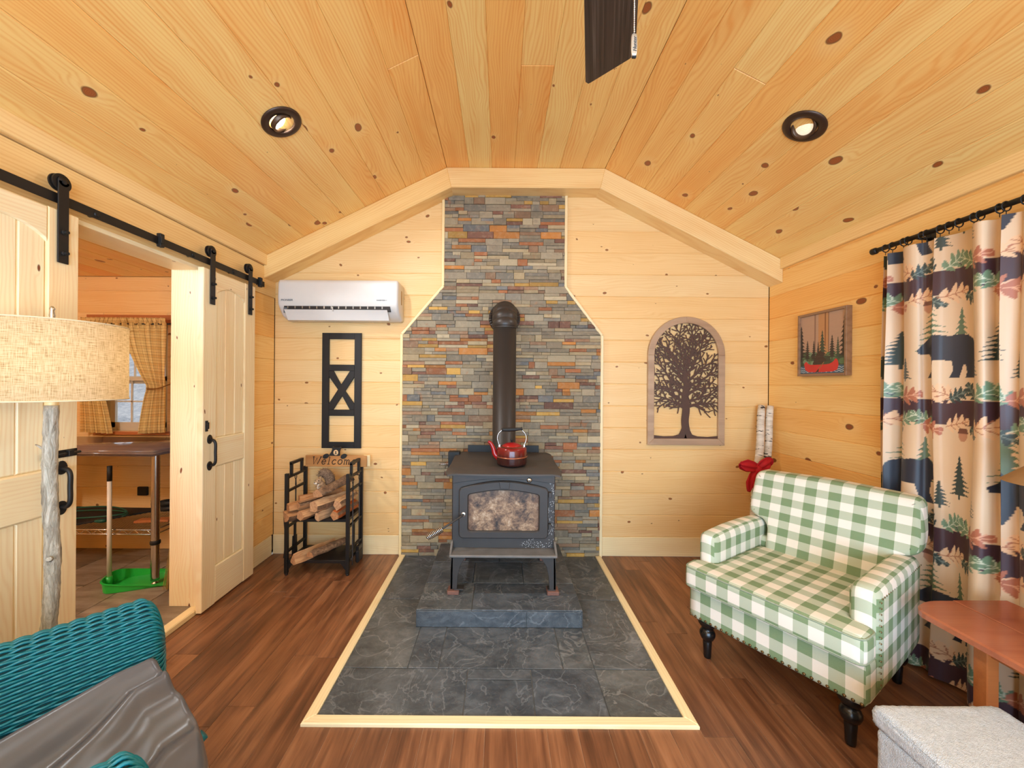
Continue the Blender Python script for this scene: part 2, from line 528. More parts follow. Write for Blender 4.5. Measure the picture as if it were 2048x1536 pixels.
tag(board('baseboard_back', rect(HX1, XR, 0, .157), .024, MBK, M_TRIM, None, .003), 'pale pine baseboard below the tree wall art', None, None, 'structure')

# left wall with the wide opening to the side room
OY0, OY1, OZ = 1.60, 2.39, 2.095
WT = .155
ml = MB().box(XL-WT, XL-.02, YN, OY0, 0, ZS+.1).box(XL-WT, XL-.02, OY1, YB+.1, 0, ZS+.1).box(XL-WT, XL-.02, OY0, OY1, OZ, ZS+.1)
wl = structure('wall_left', ml, M_SHEATH, 'amber-lit pine board wall with the opening to the side room')
MLF = frame_m((XL-.02, 0, 0), *AX_LEFT)
z = 0.157; n = 0
while z < 2.06:
    z2 = min(z+PITCH, 2.08)
    for a, b in ((YN, -.4), (-.4, OY0), (OY1, YB)):
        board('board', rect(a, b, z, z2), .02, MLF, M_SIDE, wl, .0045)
    z = z2; n += 1
board('header_board', rect(YN, .6, 2.08, 2.30), .026, MLF, M_BEAM, wl, .003)
board('header_board', rect(.6, YB, 2.08, 2.30), .026, MLF, M_BEAM, wl, .003)
tag(board('baseboard_left', rect(OY1, YB-.024, 0, .157), .024, MLF, M_TRIM, None, .003), 'pale pine baseboard behind the far barn door', None, None, 'structure')
tag(board('baseboard_left', rect(YN, OY0, 0, .157), .024, MLF, M_TRIM, None, .003), 'pale pine baseboard behind the floor lamp', None, None, 'structure')
# jamb boards of the opening
jm = MB().slab(rect(0, OZ-.03, 0, WT+.02), 0, .02, .002)
jo = jm.build('trim_jamb', M_DOOR, None, frame_m((XL+.012, OY1+.002, .03), (0,0,1), (-1,0,0), (0,-1,0)))
tag(jo, 'pale pine jamb board lining the far side of the opening', None, None, 'structure')
jo = MB().slab(rect(0, OZ-.03, 0, WT+.02), 0, .02, .002).build('trim_jamb', M_DOOR, None, frame_m((XL-WT-.008, OY0-.002, .03), (0,0,1), (1,0,0), (0,1,0)))
tag(jo, 'pale pine jamb board hidden behind the near barn door', None, None, 'structure')
jo = MB().slab(rect(0, OY1-OY0, 0, WT+.02), 0, .02, .002).build('trim_head', M_DOOR, None, frame_m((XL-WT-.008, OY0, OZ+.002), (0,1,0), (1,0,0), (0,0,-1)))
tag(jo, 'pale pine head board over the opening to the side room', None, None, 'structure')

# right wall
wr = structure('wall_right', MB().box(XR+.02, XR+.12, YN, YB+.1, 0, ZS+.1), M_SHEATH, 'amber-lit pine board wall behind the armchair and curtain')
MRT = frame_m((XR+.02, 0, 0), *AX_RIGHT)
z = 0.157 - PITCH*.0; n = 0
while z < ZS:
    z2 = min(z+PITCH, ZS)
    r = random.Random(900+n); c = r.uniform(1.0, 2.2)
    for a, b in ((-YB, -c), (-c, 1.0), (1.0, -YN)):
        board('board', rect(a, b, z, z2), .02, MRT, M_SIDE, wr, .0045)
    z = z2; n += 1
tag(board('baseboard_right', rect(-YB+.024, -YN, 0, .157), .024, MRT, M_TRIM, None, .003), 'pale pine baseboard along the wall behind the armchair', None, None, 'structure')

# wall behind the camera: wide opening added for the daylight fill
wn = MB().box(XL-.1, -1.5, YN-.1, YN, 0, ZT+.1).box(1.84, XR+.1, YN-.1, YN, 0, ZT+.1).box(-1.5, 1.84, YN-.1, YN, 2.3, ZT+.1).box(-1.5, 1.84, YN-.1, YN, 0, .15)
structure('wall_front', wn, M_SIDE, 'pine wall on the viewer side with an unseen wide opening added for daylight fill')

# ceiling planks
def prism(p, y0, y1):
    n = len(p)
    vs = [(x, y0, z) for x, z in p] + [(x, y1, z) for x, z in p]
    return MB().add(vs, [tuple(range(n)), tuple(range(2*n-1, n-1, -1))] + [(i, n+i, n+(i+1) % n, (i+1) % n) for i in range(n)])
cl = structure('ceiling', prism([(XL-.1,ZS-.01),(XL,ZS+.018),(FX0,ZT+.018),(FX1,ZT+.018),(XR,ZS+.018),(XR+.1,ZS-.01),(XR+.1,ZT+.25),(XL-.1,ZT+.25)], YN-.1, YB+.1), M_SHEATH, 'orange knotty pine plank vaulted ceiling')
def plank_strip(o, s, length, ez, count, seed):
    w = length/count; s = Vector(s)
    for i in range(count):
        r = random.Random(seed+i)
        y = YN
        cut = r.uniform(.8, 2.6) if r.random() < .2 else r.uniform(-1.0, .3)
        for a, b in ((YN, cut), (cut, YB)):
            M = frame_m(Vector(o) + s*(i*w) + Vector((0, a, 0)) - Vector(ez)*.018, (0,1,0), s, ez)
            board('plank', rect(0, b-a-.001, 0, w-.0005), .018, M, M_CEIL, cl, .003)
al = math.atan2(ZT-ZS, FX0-XL); ar = math.atan2(ZT-ZS, XR-FX1)
LS = math.hypot(ZT-ZS, FX0-XL); RS = math.hypot(ZT-ZS, XR-FX1)
plank_strip((XL,0,ZS), (math.cos(al),0,math.sin(al)), LS, (math.sin(al),0,-math.cos(al)), 9, 10)
plank_strip((FX0,0,ZT), (1,0,0), FX1-FX0, (0,0,-1), 7, 40)
plank_strip((FX1,0,ZT), (math.cos(ar),0,-math.sin(ar)), RS, (-math.sin(ar),0,-math.cos(ar)), 9, 70)

# boards capping the side walls under the ceiling
for nm, lab, x0, x1 in (('trim_left', 'pale grained pine board where the left wall meets the ceiling', XL-.02, XL+.028), ('trim_right', 'pale grained pine board where the right wall meets the ceiling', XR-.024, XR+.02)):
    zz = ZS + (.014 if True else 0)
    if nm == 'trim_left':
        o = MB().slab(rect(0, YB-.155-YN, 0, .085), 0, x1-x0, .003).build(nm, M_BEAM, None, frame_m((x0, YN, zz-.085), *AX_LEFT))
    else:
        o = MB().slab(rect(0, YB-.155-YN, 0, .085), 0, x1-x0, .003).build(nm, M_BEAM, None, frame_m((x1, YB-.155, zz-.085), *AX_RIGHT))
    tag(o, lab, None, None, 'structure')

# beam following the gable: three mitred pieces
BD, BH = .155, .155
def beam(name, label, a, b, ma, mb_):
    """a, b: ceiling points (x, z); ma, mb_: lower points"""
    y0, y1 = YB-BD, YB-.001
    L = math.hypot(b[0]-a[0], b[1]-a[1])
    ex = Vector((b[0]-a[0], 0, b[1]-a[1])).normalized(); ez = Vector((0,-1,0)); ey = ez.cross(ex)
    M = frame_m((a[0], y1, a[1]), ex, ey, ez)
    def loc(p):
        d = Vector((p[0]-a[0], 0, p[1]-a[1])); return (d.dot(ex), d.dot(ey))
    o = MB().slab([loc(a), loc(ma), loc(mb_), loc(b)], 0, BD, .004).build(name, M_BEAM, None, M)
    tag(o, label, None, None, 'structure')
ha, hb = al/2, ar/2
dl = BH/math.cos(ha)
TLp, TRp = (FX0, ZT-.001), (FX1, ZT-.001)
TLm = (FX0 + BH*math.tan(ha)*1.0, ZT-BH); TRm = (FX1 - BH*math.tan(hb)*1.0, ZT-BH)
SLp, SRp = (XL, ZS-.001), (XR, ZS-.001)
SLm = (XL, ZS-BH/math.cos(al)); SRm = (XR, ZS-BH/math.cos(ar))
beam('trim_beam', 'level pine beam across the top of the stone chimney', TLp, TRp, TLm, TRm)
beam('trim_beam', 'sloping pine beam above the air conditioner', SLp, TLp, SLm, TLm)
beam('trim_beam', 'sloping pine beam above the tree wall art', TRp, SRp, TRm, SRm)

# ------------------------------------------------------------------ ledger stone chimney face
SX0, SX1, SZ1, TX0, TX1, TZ = -.795, .812, 1.795, -.462, .512, 2.187
st = MB().add([(SX0,YB-.012,0),(SX1,YB-.012,0),(SX1,YB-.012,SZ1),(TX1,YB-.012,TZ),(TX1,YB-.012,ZT-.1),(TX0,YB-.012,ZT-.1),(TX0,YB-.012,TZ),(SX0,YB-.012,SZ1),
               (SX0,YB,0),(SX1,YB,0),(SX1,YB,SZ1),(TX1,YB,TZ),(TX1,YB,ZT-.1),(TX0,YB,ZT-.1),(TX0,YB,TZ),(SX0,YB,SZ1)],
              [(0,1,2,3,6,7),(3,4,5,6)] + [(i,8+i,8+(i+1)%8,(i+1)%8) for i in range(8)])
stone_wall = structure('wall_stone', st, M_STONEBACK, 'stacked ledger stone face rising behind the wood stove')
STONES = [((146,132,110),26),((160,144,118),22),((134,125,110),12),((122,120,116),6),((172,150,114),15),((182,164,132),9),((166,104,64),8),((190,124,60),7),((196,150,74),5),((128,88,70),6),((156,120,90),10)]
def stone_col(r):
    t = r.uniform(0, sum(w for _, w in STONES))
    for c, w in STONES:
        t -= w
        if t <= 0: break
    k = r.uniform(.82, 1.06)
    return srgb(*[min(255, q*k) for q in c])
rs = random.Random(11); stones = []
def fill(x0, x1, z0, z1, cl):
    """stones of one band"""
    x = x0 - rs.uniform(0, .08)
    while x < x1:
        L = rs.uniform(.10, .24); h = z1-z0
        mode = rs.random()
        if mode < .30: rows = [(z0, z1)]
        else:
            m = z0 + h*rs.uniform(.40, .60); rows = [(z0, m), (m, z1)]
        for a, b in rows:
            cuts = [x, x+L]
            if rs.random() < .45 and L > .13: cuts = [x, x + L*rs.uniform(.3, .7), x+L]
            for c0, c1 in zip(cuts, cuts[1:]):
                p = rect(max(c0, x0)+.0006, min(c1, x1)-.0006, a+.0006, b-.0006)
                if p[1][0]-p[0][0] < .006: continue
                for q in cl:
                    if p: p = clip(p, *q)
                if p: stones.append(p)
        x += L
for z0, z1, xa, xb, cc in ((.0, SZ1, SX0, SX1, []), (SZ1, TZ, SX0, SX1, [1]), (TZ, ZT-.115, TX0, TX1, [])):
    nb = round((z1-z0)/.054); h = (z1-z0)/nb
    if cc:
        m1 = (TX0-SX0)/(TZ-SZ1); m2 = (TX1-SX1)/(TZ-SZ1)
        cc = [(-1, m1, -SX0 + m1*SZ1), (1, -m2, SX1 - m2*SZ1)]
    z = z0
    for i in range(nb):
        fill(xa, xb, z, z+h, cc); z += h
def parea(p):
    return abs(sum(p[i][0]*p[(i+1)%len(p)][1]-p[(i+1)%len(p)][0]*p[i][1] for i in range(len(p))))/2
stones.sort(key=parea, reverse=True)
MST = frame_m((0, YB-.012, 0), *AX_BACK)
rest = MB()
for i, p in enumerate(stones):
    d = rs.uniform(.006, .020); cl_ = stone_col(rs)
    if i < 300:
        x0 = min(q[0] for q in p); z0 = min(q[1] for q in p)
        MB().slab([(a-x0, b-z0) for a, b in p], 0, d, .0022, col=cl_).build('stone', M_STONE, stone_wall, MST @ Matrix.Translation((x0, z0, 0)))
    else:
        rest.slab(p, 0, d, .002, col=cl_)
ro = rest.build('stone_field', M_STONE, stone_wall, MST); ro['kind'] = 'stuff'
# pine strips edging the stone
def strip(label, a, b, w=.022, d=.03):
    a, b = Vector((a[0], 0, a[1])), Vector((b[0], 0, b[1]))
    ex = (b-a).normalized(); ez = Vector((0,-1,0)); ey = ez.cross(ex)
    o = MB().slab(rect(0, (b-a).length, -w/2, w/2), 0, d, .003).build('trim_strip', M_TRIM, None, frame_m((a.x, YB, a.z), ex, ey, ez))
    tag(o, label, None, None, 'structure')
strip('upright pine strip left of the lower stone, beside the firewood rack', (SX0-.008, 0), (SX0-.008, SZ1))
strip('upright pine strip right of the lower stone, near the tree art', (SX1+.008, 0), (SX1+.008, SZ1))
strip('slanting pine strip of the stone on the air conditioner side', (SX0-.006, SZ1), (TX0-.006, TZ))
strip('slanting pine strip of the stone on the tree art side', (SX1+.006, SZ1), (TX1+.006, TZ))
strip('upright pine strip left of the narrow upper stone', (TX0-.010, TZ), (TX0-.010, 2.93))
strip('upright pine strip right of the narrow upper stone', (TX1+.010, TZ), (TX1+.010, 2.93))

# ------------------------------------------------------------------ slate hearth
hearth = thing('hearth', 'grey slate tile hearth pad framed in pale pine on the floor', 'hearth', (0, 2.3, 0))
HM = Matrix.Translation((0, -2.3, 0))
MB().box(HX0+.02, HX1-.02, HY0+.02, YB-.012, -.0019, .001).build('grout_bed', M_GROUT, hearth, HM)
def tile(par, M, x0, x1, y0, y1, t=.006, mat=None, nm='tile', g=.0022):
    # local frame of every tile: x along +X, y along +Y
    return MB().slab(rect(0, x1-x0-2*g, 0, y1-y0-2*g), 0, t, .0015).build(nm, mat or M_SLATE, par, M @ Matrix.Translation((x0+g, y0+g, 0)))
HT = HM @ Matrix.Translation((0,0,.001))
ix0, ix1, iy0 = HX0+.045, HX1-.045, HY0+.045
Y1 = 1.905; Y2 = 2.515
c1, c2, c3 = -.148, .157, .469
tile(hearth, HT, ix0, c1, iy0, Y1)
tile(hearth, HT, c1, c2, iy0, 1.835); tile(hearth, HT, c1, c2, 1.835, Y1)
tile(hearth, HT, c2, c3, iy0, Y1); tile(hearth, HT, c3, ix1, iy0, Y1)
tile(hearth, HT, ix0, -.444, Y1, Y2); tile(hearth, HT, -.444, -.294, Y1, Y2); tile(hearth, HT, -.294, .316, Y1, Y2)
tile(hearth, HT, .316, .470, Y1, Y2); tile(hearth, HT, .470, ix1, Y1, Y2)
tile(hearth, HT, ix0, -.444, Y2, YB-.03); tile(hearth, HT, .470, ix1, Y2, YB-.03)
def fpiece(poly):
    MB().slab(poly, 0, .014, .004).build('frame_strip', M_TRIM, hearth, HM)
w = .045
def fp(x0, y0, ang, L, miter0, miter1):
    M = HM @ Matrix.Translation((x0, y0, -.0015)) @ Matrix.Rotation(ang, 4, 'Z')
    MB().slab([(0,0),(L,0),(L-(w if miter1 else 0),w),((w if miter0 else 0),w)], 0, .016, .004).build('frame_strip', M_TRIM, hearth, M)
fp(HX0, HY0, 0, HX1-HX0, True, True)
fp(HX1, HY0, PI/2, YB-.03-HY0, True, False)
fp(HX0, YB-.03, -PI/2, YB-.03-HY0, False, True)

plat = thing('hearth_platform', 'raised slate-tiled platform carrying the wood stove', 'platform', (0, 2.7, .007))
PM = Matrix.Translation((0, -2.7, -.007))
px0, px1, py0, py1, pz = -.473, .479, 2.224, YB-.035, .108
MB().box(px0+.008, px1-.008, py0+.008, py1, .007, pz-.007).build('core', M_GROUT, plat, PM)
PTM = PM @ Matrix.Translation((0,0,pz-.007))
rows = [(py0, py0+.30, (px0, -.155, px1)), (py0+.30, py0+.60, (px0, -.17, .16, px1)), (py0+.60, py1, (px0, .0, px1))]
for a, b, xs in rows:
    for q, s in zip(xs, xs[1:]): tile(plat, PTM, q, s, a, b, .007)
for q, s in ((px0, .158), (.158, px1)):
    MB().slab(rect(0, s-q-.003, 0, pz-.018), 0, .008, .0015).build('riser_tile', M_SLATE, plat, PM @ frame_m((q+.0015, py0+.008, .009), (1,0,0), (0,0,1), (0,-1,0)))
for xx, sx in ((px0+.008, -1), (px1-.008, 1)):
    for a, b in ((py0, py0+.47), (py0+.47, py1)):
        if sx < 0: M = frame_m((xx, b, .009), (0,-1,0), (0,0,1), (-1,0,0))
        else: M = frame_m((xx, a, .009), (0,1,0), (0,0,1), (1,0,0))
        MB().slab(rect(0, b-a-.003, 0, pz-.018), 0, .008, .0015).build('riser_tile', M_SLATE, plat, PM @ M)

# ------------------------------------------------------------------ side room seen through the opening
SXL, SRZ = -4.3, .03
sf = structure('floor_side_room', MB().box(SXL, XL-.02, .4, YB+.1, -.05, SRZ-.006), M_GROUTL, 'mottled stone-look tile floor of the side room')
xs = [-1.868 - .30*i for i in range(9)]
for i, xa in enumerate(xs[:-1]):
    xb = xs[i+1]; y = .4 - (.2 if i % 2 else 0)
    while y < YB:
        a, b = max(y, .4), min(y+.6, YB+.02)
        if b-a > .03: tile(sf, Matrix.Translation((0,0,SRZ-.006)), xb, xa, a, b, .006, M_SIDETILE, 'tile', .003)
        y += .6
tag(MB().slab(rect(0, OY1-OY0-.005, 0, .06), 0, .03, .006).build('trim_threshold', M_TRIM, None, frame_m((XL+.028, OY0, .001), (0,1,0), (-1,0,0), (0,0,1))), 'pale pine threshold strip under the barn doors', None, None, 'structure')
WX0, WX1, WZ0, WZ1 = -3.24, -2.72, .99, 1.90
m = MB().box(SXL, WX0, YB+.02, YB+.1, 0, 2.4).box(WX1, XL-WT, YB+.02, YB+.1, 0, 2.4).box(WX0, WX1, YB+.02, YB+.1, 0, WZ0).box(WX0, WX1, YB+.02, YB+.1, WZ1, 2.4)
ws = structure('wall_side_room', m, M_SHEATH, 'pine board end wall of the side room with its window')
z = .157 - PITCH + .03*0
z = 0.03
while z < 2.25:
    z2 = min(z+(.145 if z < .05 else PITCH), 2.25)
    segs = [(SXL, XL-WT)]
    if z2 > WZ0 and z < WZ1: segs = [(SXL, WX0), (WX1, XL-WT)]
    for a, b in segs: board('board', rect(a, b, z, z2), .02, MBK, M_WALL, ws, .0045)
    if z < WZ0 < z2: board('board', rect(WX0, WX1, z, WZ0), .02, MBK, M_WALL, ws, .0045)
    if z < WZ1 < z2: board('board', rect(WX0, WX1, WZ1, z2), .02, MBK, M_WALL, ws, .0045)
    z = z2
cs = structure('ceiling_side_room', MB().box(SXL, XL-WT, .4, YB+.1, 2.268, 2.33), M_SHEATH, 'pine plank ceiling of the side room')
x = XL-WT; i = 0
while x > SXL:
    board('plank', rect(0, YB-.4, 0, PITCH-.001), .018, frame_m((x-PITCH, .4, 2.268), (0,1,0), (1,0,0), (0,0,-1)), M_CEIL, cs, .003)
    x -= PITCH
structure('wall_side_room_far', MB().box(SXL-.08, SXL, .3, YB+.1, 0, 2.33), M_WALL, 'far pine wall of the side room, out of sight')
structure('wall_side_room_near', MB().box(SXL, XL-WT, .3, .4, 0, 2.33), M_WALL, 'near pine wall of the side room, out of sight')
# window: frame, two sashes, glazing bars, panes
GL = NT('window_glass'); GL.out(srgb(225,235,240), .02, 0, Transmission_Weight=1.0, IOR=1.02, Alpha=.12); M_GLASS = GL.m
M_VINYL = plain('tan_vinyl', srgb(206,194,172), .5, 0, .03)
win = thing('window_1', 'tan double-hung window with glazing bars in the side room', None, ((WX0+WX1)/2, YB+.05, WZ0), 0, None, 'structure')
WMv = Matrix.Translation(-win.location)
y0, y1 = YB+.03, YB+.09
mid = 1.407
MB().box(WX0, WX0+.025, y0, y1, WZ0, WZ1).box(WX1-.025, WX1, y0, y1, WZ0, WZ1).box(WX0, WX1, y0, y1, WZ0, WZ0+.025).box(WX0, WX1, y0, y1, WZ1-.025, WZ1).build('window_frame', M_VINYL, win, WMv)
def sash(za, zb, yy):
    t = .04
    s = MB().box(WX0+.025, WX0+.025+t, yy, yy+.022, za, zb).box(WX1-.025-t, WX1-.025, yy, yy+.022, za, zb).box(WX0+.025, WX1-.025, yy, yy+.022, za, za+t*1.1).box(WX0+.025, WX1-.025, yy, yy+.022, zb-t*.9, zb).build('sash', M_VINYL, win, WMv)
    xa, xb, a, b = WX0+.065, WX1-.065, za+t*1.1, zb-t*.9
    g = MB()
    for k in (1, 2):
        xm = lerp(xa, xb, k/3); g.box(xm-.006, xm+.006, yy+.006, yy+.016, a, b)
    zm = (a+b)/2; g.box(xa, xb, yy+.006, yy+.016, zm-.006, zm+.006)
    g.build('glazing_bar', M_VINYL, s)
    MB().box(xa, xb, yy+.0095, yy+.0125, a, b).build('pane', M_GLASS, s)
sash(WZ0+.025, mid+.03, YB+.035); sash(mid-.03, WZ1-.025, YB+.06)
MB().slab(rect(0, WX1-WX0+.10, 0, .028), 0, .06, .004).build('window_sill', M_SILL, win, WMv @ frame_m((WX0-.05, YB+.03, WZ0-.03), (1,0,0), (0,0,1), (0,-1,0)))
MB().box(WX0-.12, WX1+.12, YB-.018, YB, WZ1-.03, WZ1+.035).build('casing', M_SILL, win, WMv)
# ground outside, rising away from the house
gt = NT('leaf_litter'); gv = gt.obj()
gcol = gt.ramp(gt.math('ADD', gt.math('MULTIPLY', gt.noise(gv, 2.2, 5, .7), .5), gt.math('MULTIPLY', gt.noise(gv, 16, 4, .7), .5)), [(.34, srgb(92,92,96)), (.5, srgb(150,146,144)), (.64, srgb(188,176,166))])
M_GROUND = gt.out(gcol, .9)
gr = MB().grid(lambda a, b: (lerp(-16, 8, a), 3.6+b*16, -.6 + .28*(b*16) + .15*math.sin(a*40)*b), 30, 24)
structure('ground', gr, M_GROUND, 'grey leaf-strewn slope outside the side room window')
# ------------------------------------------------------------------ barn doors on their rail
AXV = ((0,0,1),(0,-1,0),(1,0,0))          # upright board facing +X
RAILX = -1.772
def barn_door(name, label, yn, hstile, has_bolt):
    """yn: near edge; hstile: which stile carries the pull (0 near, 1 far)"""
    root = thing(name, label, 'door', (-1.812, yn, .012), 0, None, 'structure')
    W, H, T, S = .49, 2.072, .035, .11
    def vert(nm, y0, y1, z0, z1, t, zoff=0, bev=.003):
        return board(nm, rect(z0, z1, -y1, -y0), t, frame_m((zoff,0,0), *AXV), M_DOOR, root, bev)
    vert('stile', 0, S, 0, H, T); vert('stile', W-S, W, 0, H, T)
    horiz = lambda nm, poly: board(nm, poly, T-.002, frame_m((.001,0,0), *AX_LEFT), M_DOOR, root, .006)
    horiz('bottom_rail', rect(S, W-S, 0, .232)); horiz('middle_rail', rect(S, W-S, .855, 1.035))
    n = 14
    arc = [(lerp(W-S, S, i/n), 1.932 + .052*math.sin(PI*i/n)**.8) for i in range(n+1)]
    horiz('top_rail', [(S, H), ] [::-1] + arc[::-1] + [(W-S, H)])
    pw = (W-2*S)/3
    for za, zb in ((.232, .855), (1.035, 1.99)):
        for i in range(3):
            vert('panel_plank', S+i*pw, S+(i+1)*pw, za, zb, .016, .008, .006)
    # hangers
    for yy in (.065, W-.065):
        h = MB()
        h.cbox(.038, .044, yy-.02, yy+.02, 1.86, 2.19, .0015)
        h.lathe([(0,0),(.02,0),(.02,.006),(0,.006)], 20, (.038, yy, 2.19), Matrix.Rotation(PI/2,4,'Y'))
        hg = h.build('hanger_strap', M_BLACK, root)
        MB().lathe([(0,-.011),(.034,-.011),(.034,-.005),(.026,-.003),(.026,.003),(.034,.005),(.034,.011),(0,.011)], 28, (.026, yy, 2.186), Matrix.Rotation(PI/2,4,'Y'), smooth=False).build('wheel', M_BLACK, hg)
        b = MB()
        for zz in (1.90, 1.985): b.lathe([(0,.0),(.010,.0),(.010,.004),(.007,.006),(.007,.018),(0,.018)], 12, (.044, yy, zz), Matrix.Rotation(PI/2,4,'Y'), smooth=False)
        b.lathe([(0,.0),(.008,.0),(.008,.004),(0,.004)], 12, (.044, yy, 2.186), Matrix.Rotation(PI/2,4,'Y'), smooth=False)
        b.build('bolt', M_BLACKMATTE, hg)
    # pull handle
    yh = .055 if hstile == 0 else W-.06
    g = MB()
    for zz, sg in ((1.03, 1), (.875, -1)):
        out = [(math.cos(t)*.021, math.sin(t)*(.032 if math.sin(t)*sg > 0 else .024)) for t in [2*PI*k/18 for k in range(18)]]
        vs = MB(); vs.slab(out, 0, .005, .0015)
        Mx = frame_m((.035, yh, zz), *AX_LEFT)
        g.add([Mx @ Vector(q) for q in vs.v], vs.f)
    g.tube(bez([(.036,yh,1.03),(.06,yh,1.027),(.072,yh,1.005),(.072,yh,.955),(.072,yh,.90),(.06,yh,.878),(.036,yh,.875)], 6), .0085, 10)
    g.build('pull_handle', M_BLACK, root)
    if has_bolt:
        b = MB(); b.cbox(.035, .041, W-.125, W-.005, 1.075, 1.105, .001); b.tube([(.048, W-.13, 1.09), (.048, W-.002, 1.09)], .006, 10)
        b.cbox(.041, .056, W-.05, W-.03, 1.078, 1.102, .001); b.cbox(.041, .056, W-.11, W-.095, 1.078, 1.102, .001)
        b.build('slide_bolt', M_BLACK, root)
    else:
        MB().cbox(.035, .041, .018, .036, 1.085, 1.15, .001).cbox(.041, .05, .02, .034, 1.1, 1.14, .001).build('bolt_keeper', M_BLACK, root)
    return root
barn_door('door_1', 'pale knotty pine barn door slid open beside the floor lamp', 1.15, 1, True)
barn_door('door_2', 'pale knotty pine barn door nearest the stove wall with arched panel', 2.33, 0, False)
rail = thing('barn_door_rail', 'long black flat steel rail carrying both barn doors', 'rail', (RAILX-.015, 1.9, 2.135))
RM = Matrix.Translation(-rail.location)
MB().cbox(-1.790, -1.784, .30, 2.94, 2.112, 2.152, .001).build('track', M_BLACK, rail, RM)
for yy in (.5, 1.02, 1.72, 2.06, 2.26, 2.60, 2.90):
    MB().lathe([(0,0),(.013,0),(.013,.038),(0,.038)], 12, (-1.828+.009, yy, 2.132), Matrix.Rotation(PI/2,4,'Y')).lathe([(0,0),(.009,0),(.009,.005),(0,.005)], 6, (-1.784, yy, 2.132), Matrix.Rotation(PI/2,4,'Y'), smooth=False).build('standoff', M_BLACK, rail, RM)
for yy in (2.04, 2.885):
    MB().cbox(-1.795, -1.772, yy-.014, yy+.014, 2.100, 2.170, .003).cbox(-1.772, -1.762, yy-.02, yy-.004, 2.115, 2.15, .002).build('door_stop', M_BLACKMATTE, rail, RM)

# ------------------------------------------------------------------ wall air conditioner
ac = thing('air_conditioner', 'white wall-mounted split air conditioner with open louvre', 'air conditioner', (-1.25, YB, 1.885))
x0, x1 = -1.712+1.25, -.790+1.25
prof = [(0,0),(-.06,0),(-.135,.028),(-.185,.085),(-.200,.11),(-.205,.17),(-.200,.27),(-.19,.297),(-.165,.303),(0,.303)]   # (y, z)
bm = bmesh.new()
va = [bm.verts.new((x0, y, z)) for y, z in prof]; vb = [bm.verts.new((x1, y, z)) for y, z in prof]
n = len(prof)
for i in range(n):
    j = (i+1) % n; bm.faces.new((va[i], va[j], vb[j], vb[i]))
bm.faces.new(va[::-1]); bm.faces.new(vb)
bmesh.ops.recalc_face_normals(bm, faces=bm.faces[:])
ed = [e for e in bm.edges if abs(e.verts[0].co.x-e.verts[1].co.x) < 1e-6 and min(e.verts[0].co.y, e.verts[1].co.y) < -.05]
bmesh.ops.bevel(bm, geom=ed, offset=.022, segments=5, affect='EDGES', profile=.5)
MB().addbm(bm, smooth=True).build('casing', M_WHITEPL, ac)
MB().box(x0+.05, x1-.06, -.194, -.13, .060, .098).build('air_slot', M_DARKSLOT, ac)
for k in range(14):
    xx = lerp(x0+.08, x1-.12, k/13)
    MB().box(xx-.004, xx+.004, -.196, -.15, .078, .096).build('slot_fin', M_STEEL, ac)
lv = MB()
def louvre(a, b):
    x = lerp(x0+.065, x1-.075, a); t = b
    y = lerp(-.222, -.165, t); z = lerp(.066, -.006, t) + .004*math.sin(PI*t)
    return (x, y, z)
lv.grid(louvre, 12, 6); lv.grid(lambda a, b: tuple(Vector(louvre(1-a, b))+Vector((0,.006,-.001))), 12, 6)
for e in (0,1): lv.grid(lambda a, b: tuple(Vector(louvre(a, e))+Vector((0,.006*b,-.001*b))), 12, 2)
lo = lv.build('louvre', M_WHITEPL2, ac)
MB().cbox(-.03, -.024, -.226, -.19, .055, .088, .001).build('louvre_clip', M_STEEL, lo)
MB().box(x0+.05, x0+.075, -.20, -.15, .045, .085).build('louvre_hinge', plain('grey_plastic', srgb(110,112,116), .5), ac)
M_INK = plain('grey_ink', srgb(70,66,64), .6)
FRONT = lambda x, y, z: frame_m((x, y, z), (1,0,0), (0,0,1), (0,-1,0))
text('logo_lettering', 'PIONEER', .020, FRONT(x0+.078, -.2049, .140) @ Matrix.Scale(1.15,4,(1,0,0)), M_INK, ac)
text('badge_lettering', 'INVERTER++', .013, FRONT(x1-.12, -.2049, .142) @ Matrix.Scale(1.1,4,(1,0,0)), M_INK, ac)
MB().box(x1-.0005, x1+.0008, -.10, -.075, .13, .24).build('rating_sticker', plain('sticker_tan', srgb(176,140,92), .6, 0, .3, 60), ac)

# ------------------------------------------------------------------ black metal wall panel with a cross brace
wp = thing('metal_wall_panel', 'black rectangular metal wall decor with crossed bars, below the air conditioner', 'wall decor', (-1.288, YB-.0005, .866))
def wbar(poly, t_=.014):
    mb = MB(); mb.slab(poly, 0, t_, .0015); Mx = frame_m((0,-.006,0), *AX_BACK)
    mb.v = [tuple(Mx @ Vector(q)) for q in mb.v]; mb.build('bar', M_BLACK, wp)
hw, hh, b = .159, .934, .056
wbar(rect(-hw, -hw+b, 0, hh)); wbar(rect(hw-b, hw, 0, hh))
for za in (0, .262, .627, hh-.05): wbar(rect(-hw+b, hw-b, za, za+.05))
ia, ib, za, zb = -hw+b, hw-b, .312, .627
t = .030
wbar([(ia, za), (ia+t*1.2, za), (ib, zb-t*1.6), (ib, zb), (ib-t*1.2, zb), (ia, za+t*1.6)])
wbar([(ib, za), (ib, za+t*1.6), (t*.42, (za+zb)/2+.018), (-.005, (za+zb)/2-.028), (ib-t*1.2, za)], .0133)
wbar([(ia, zb), (ia, zb-t*1.6), (-t*.42, (za+zb)/2-.018), (.005, (za+zb)/2+.028), (ia+t*1.2, zb)], .0127)

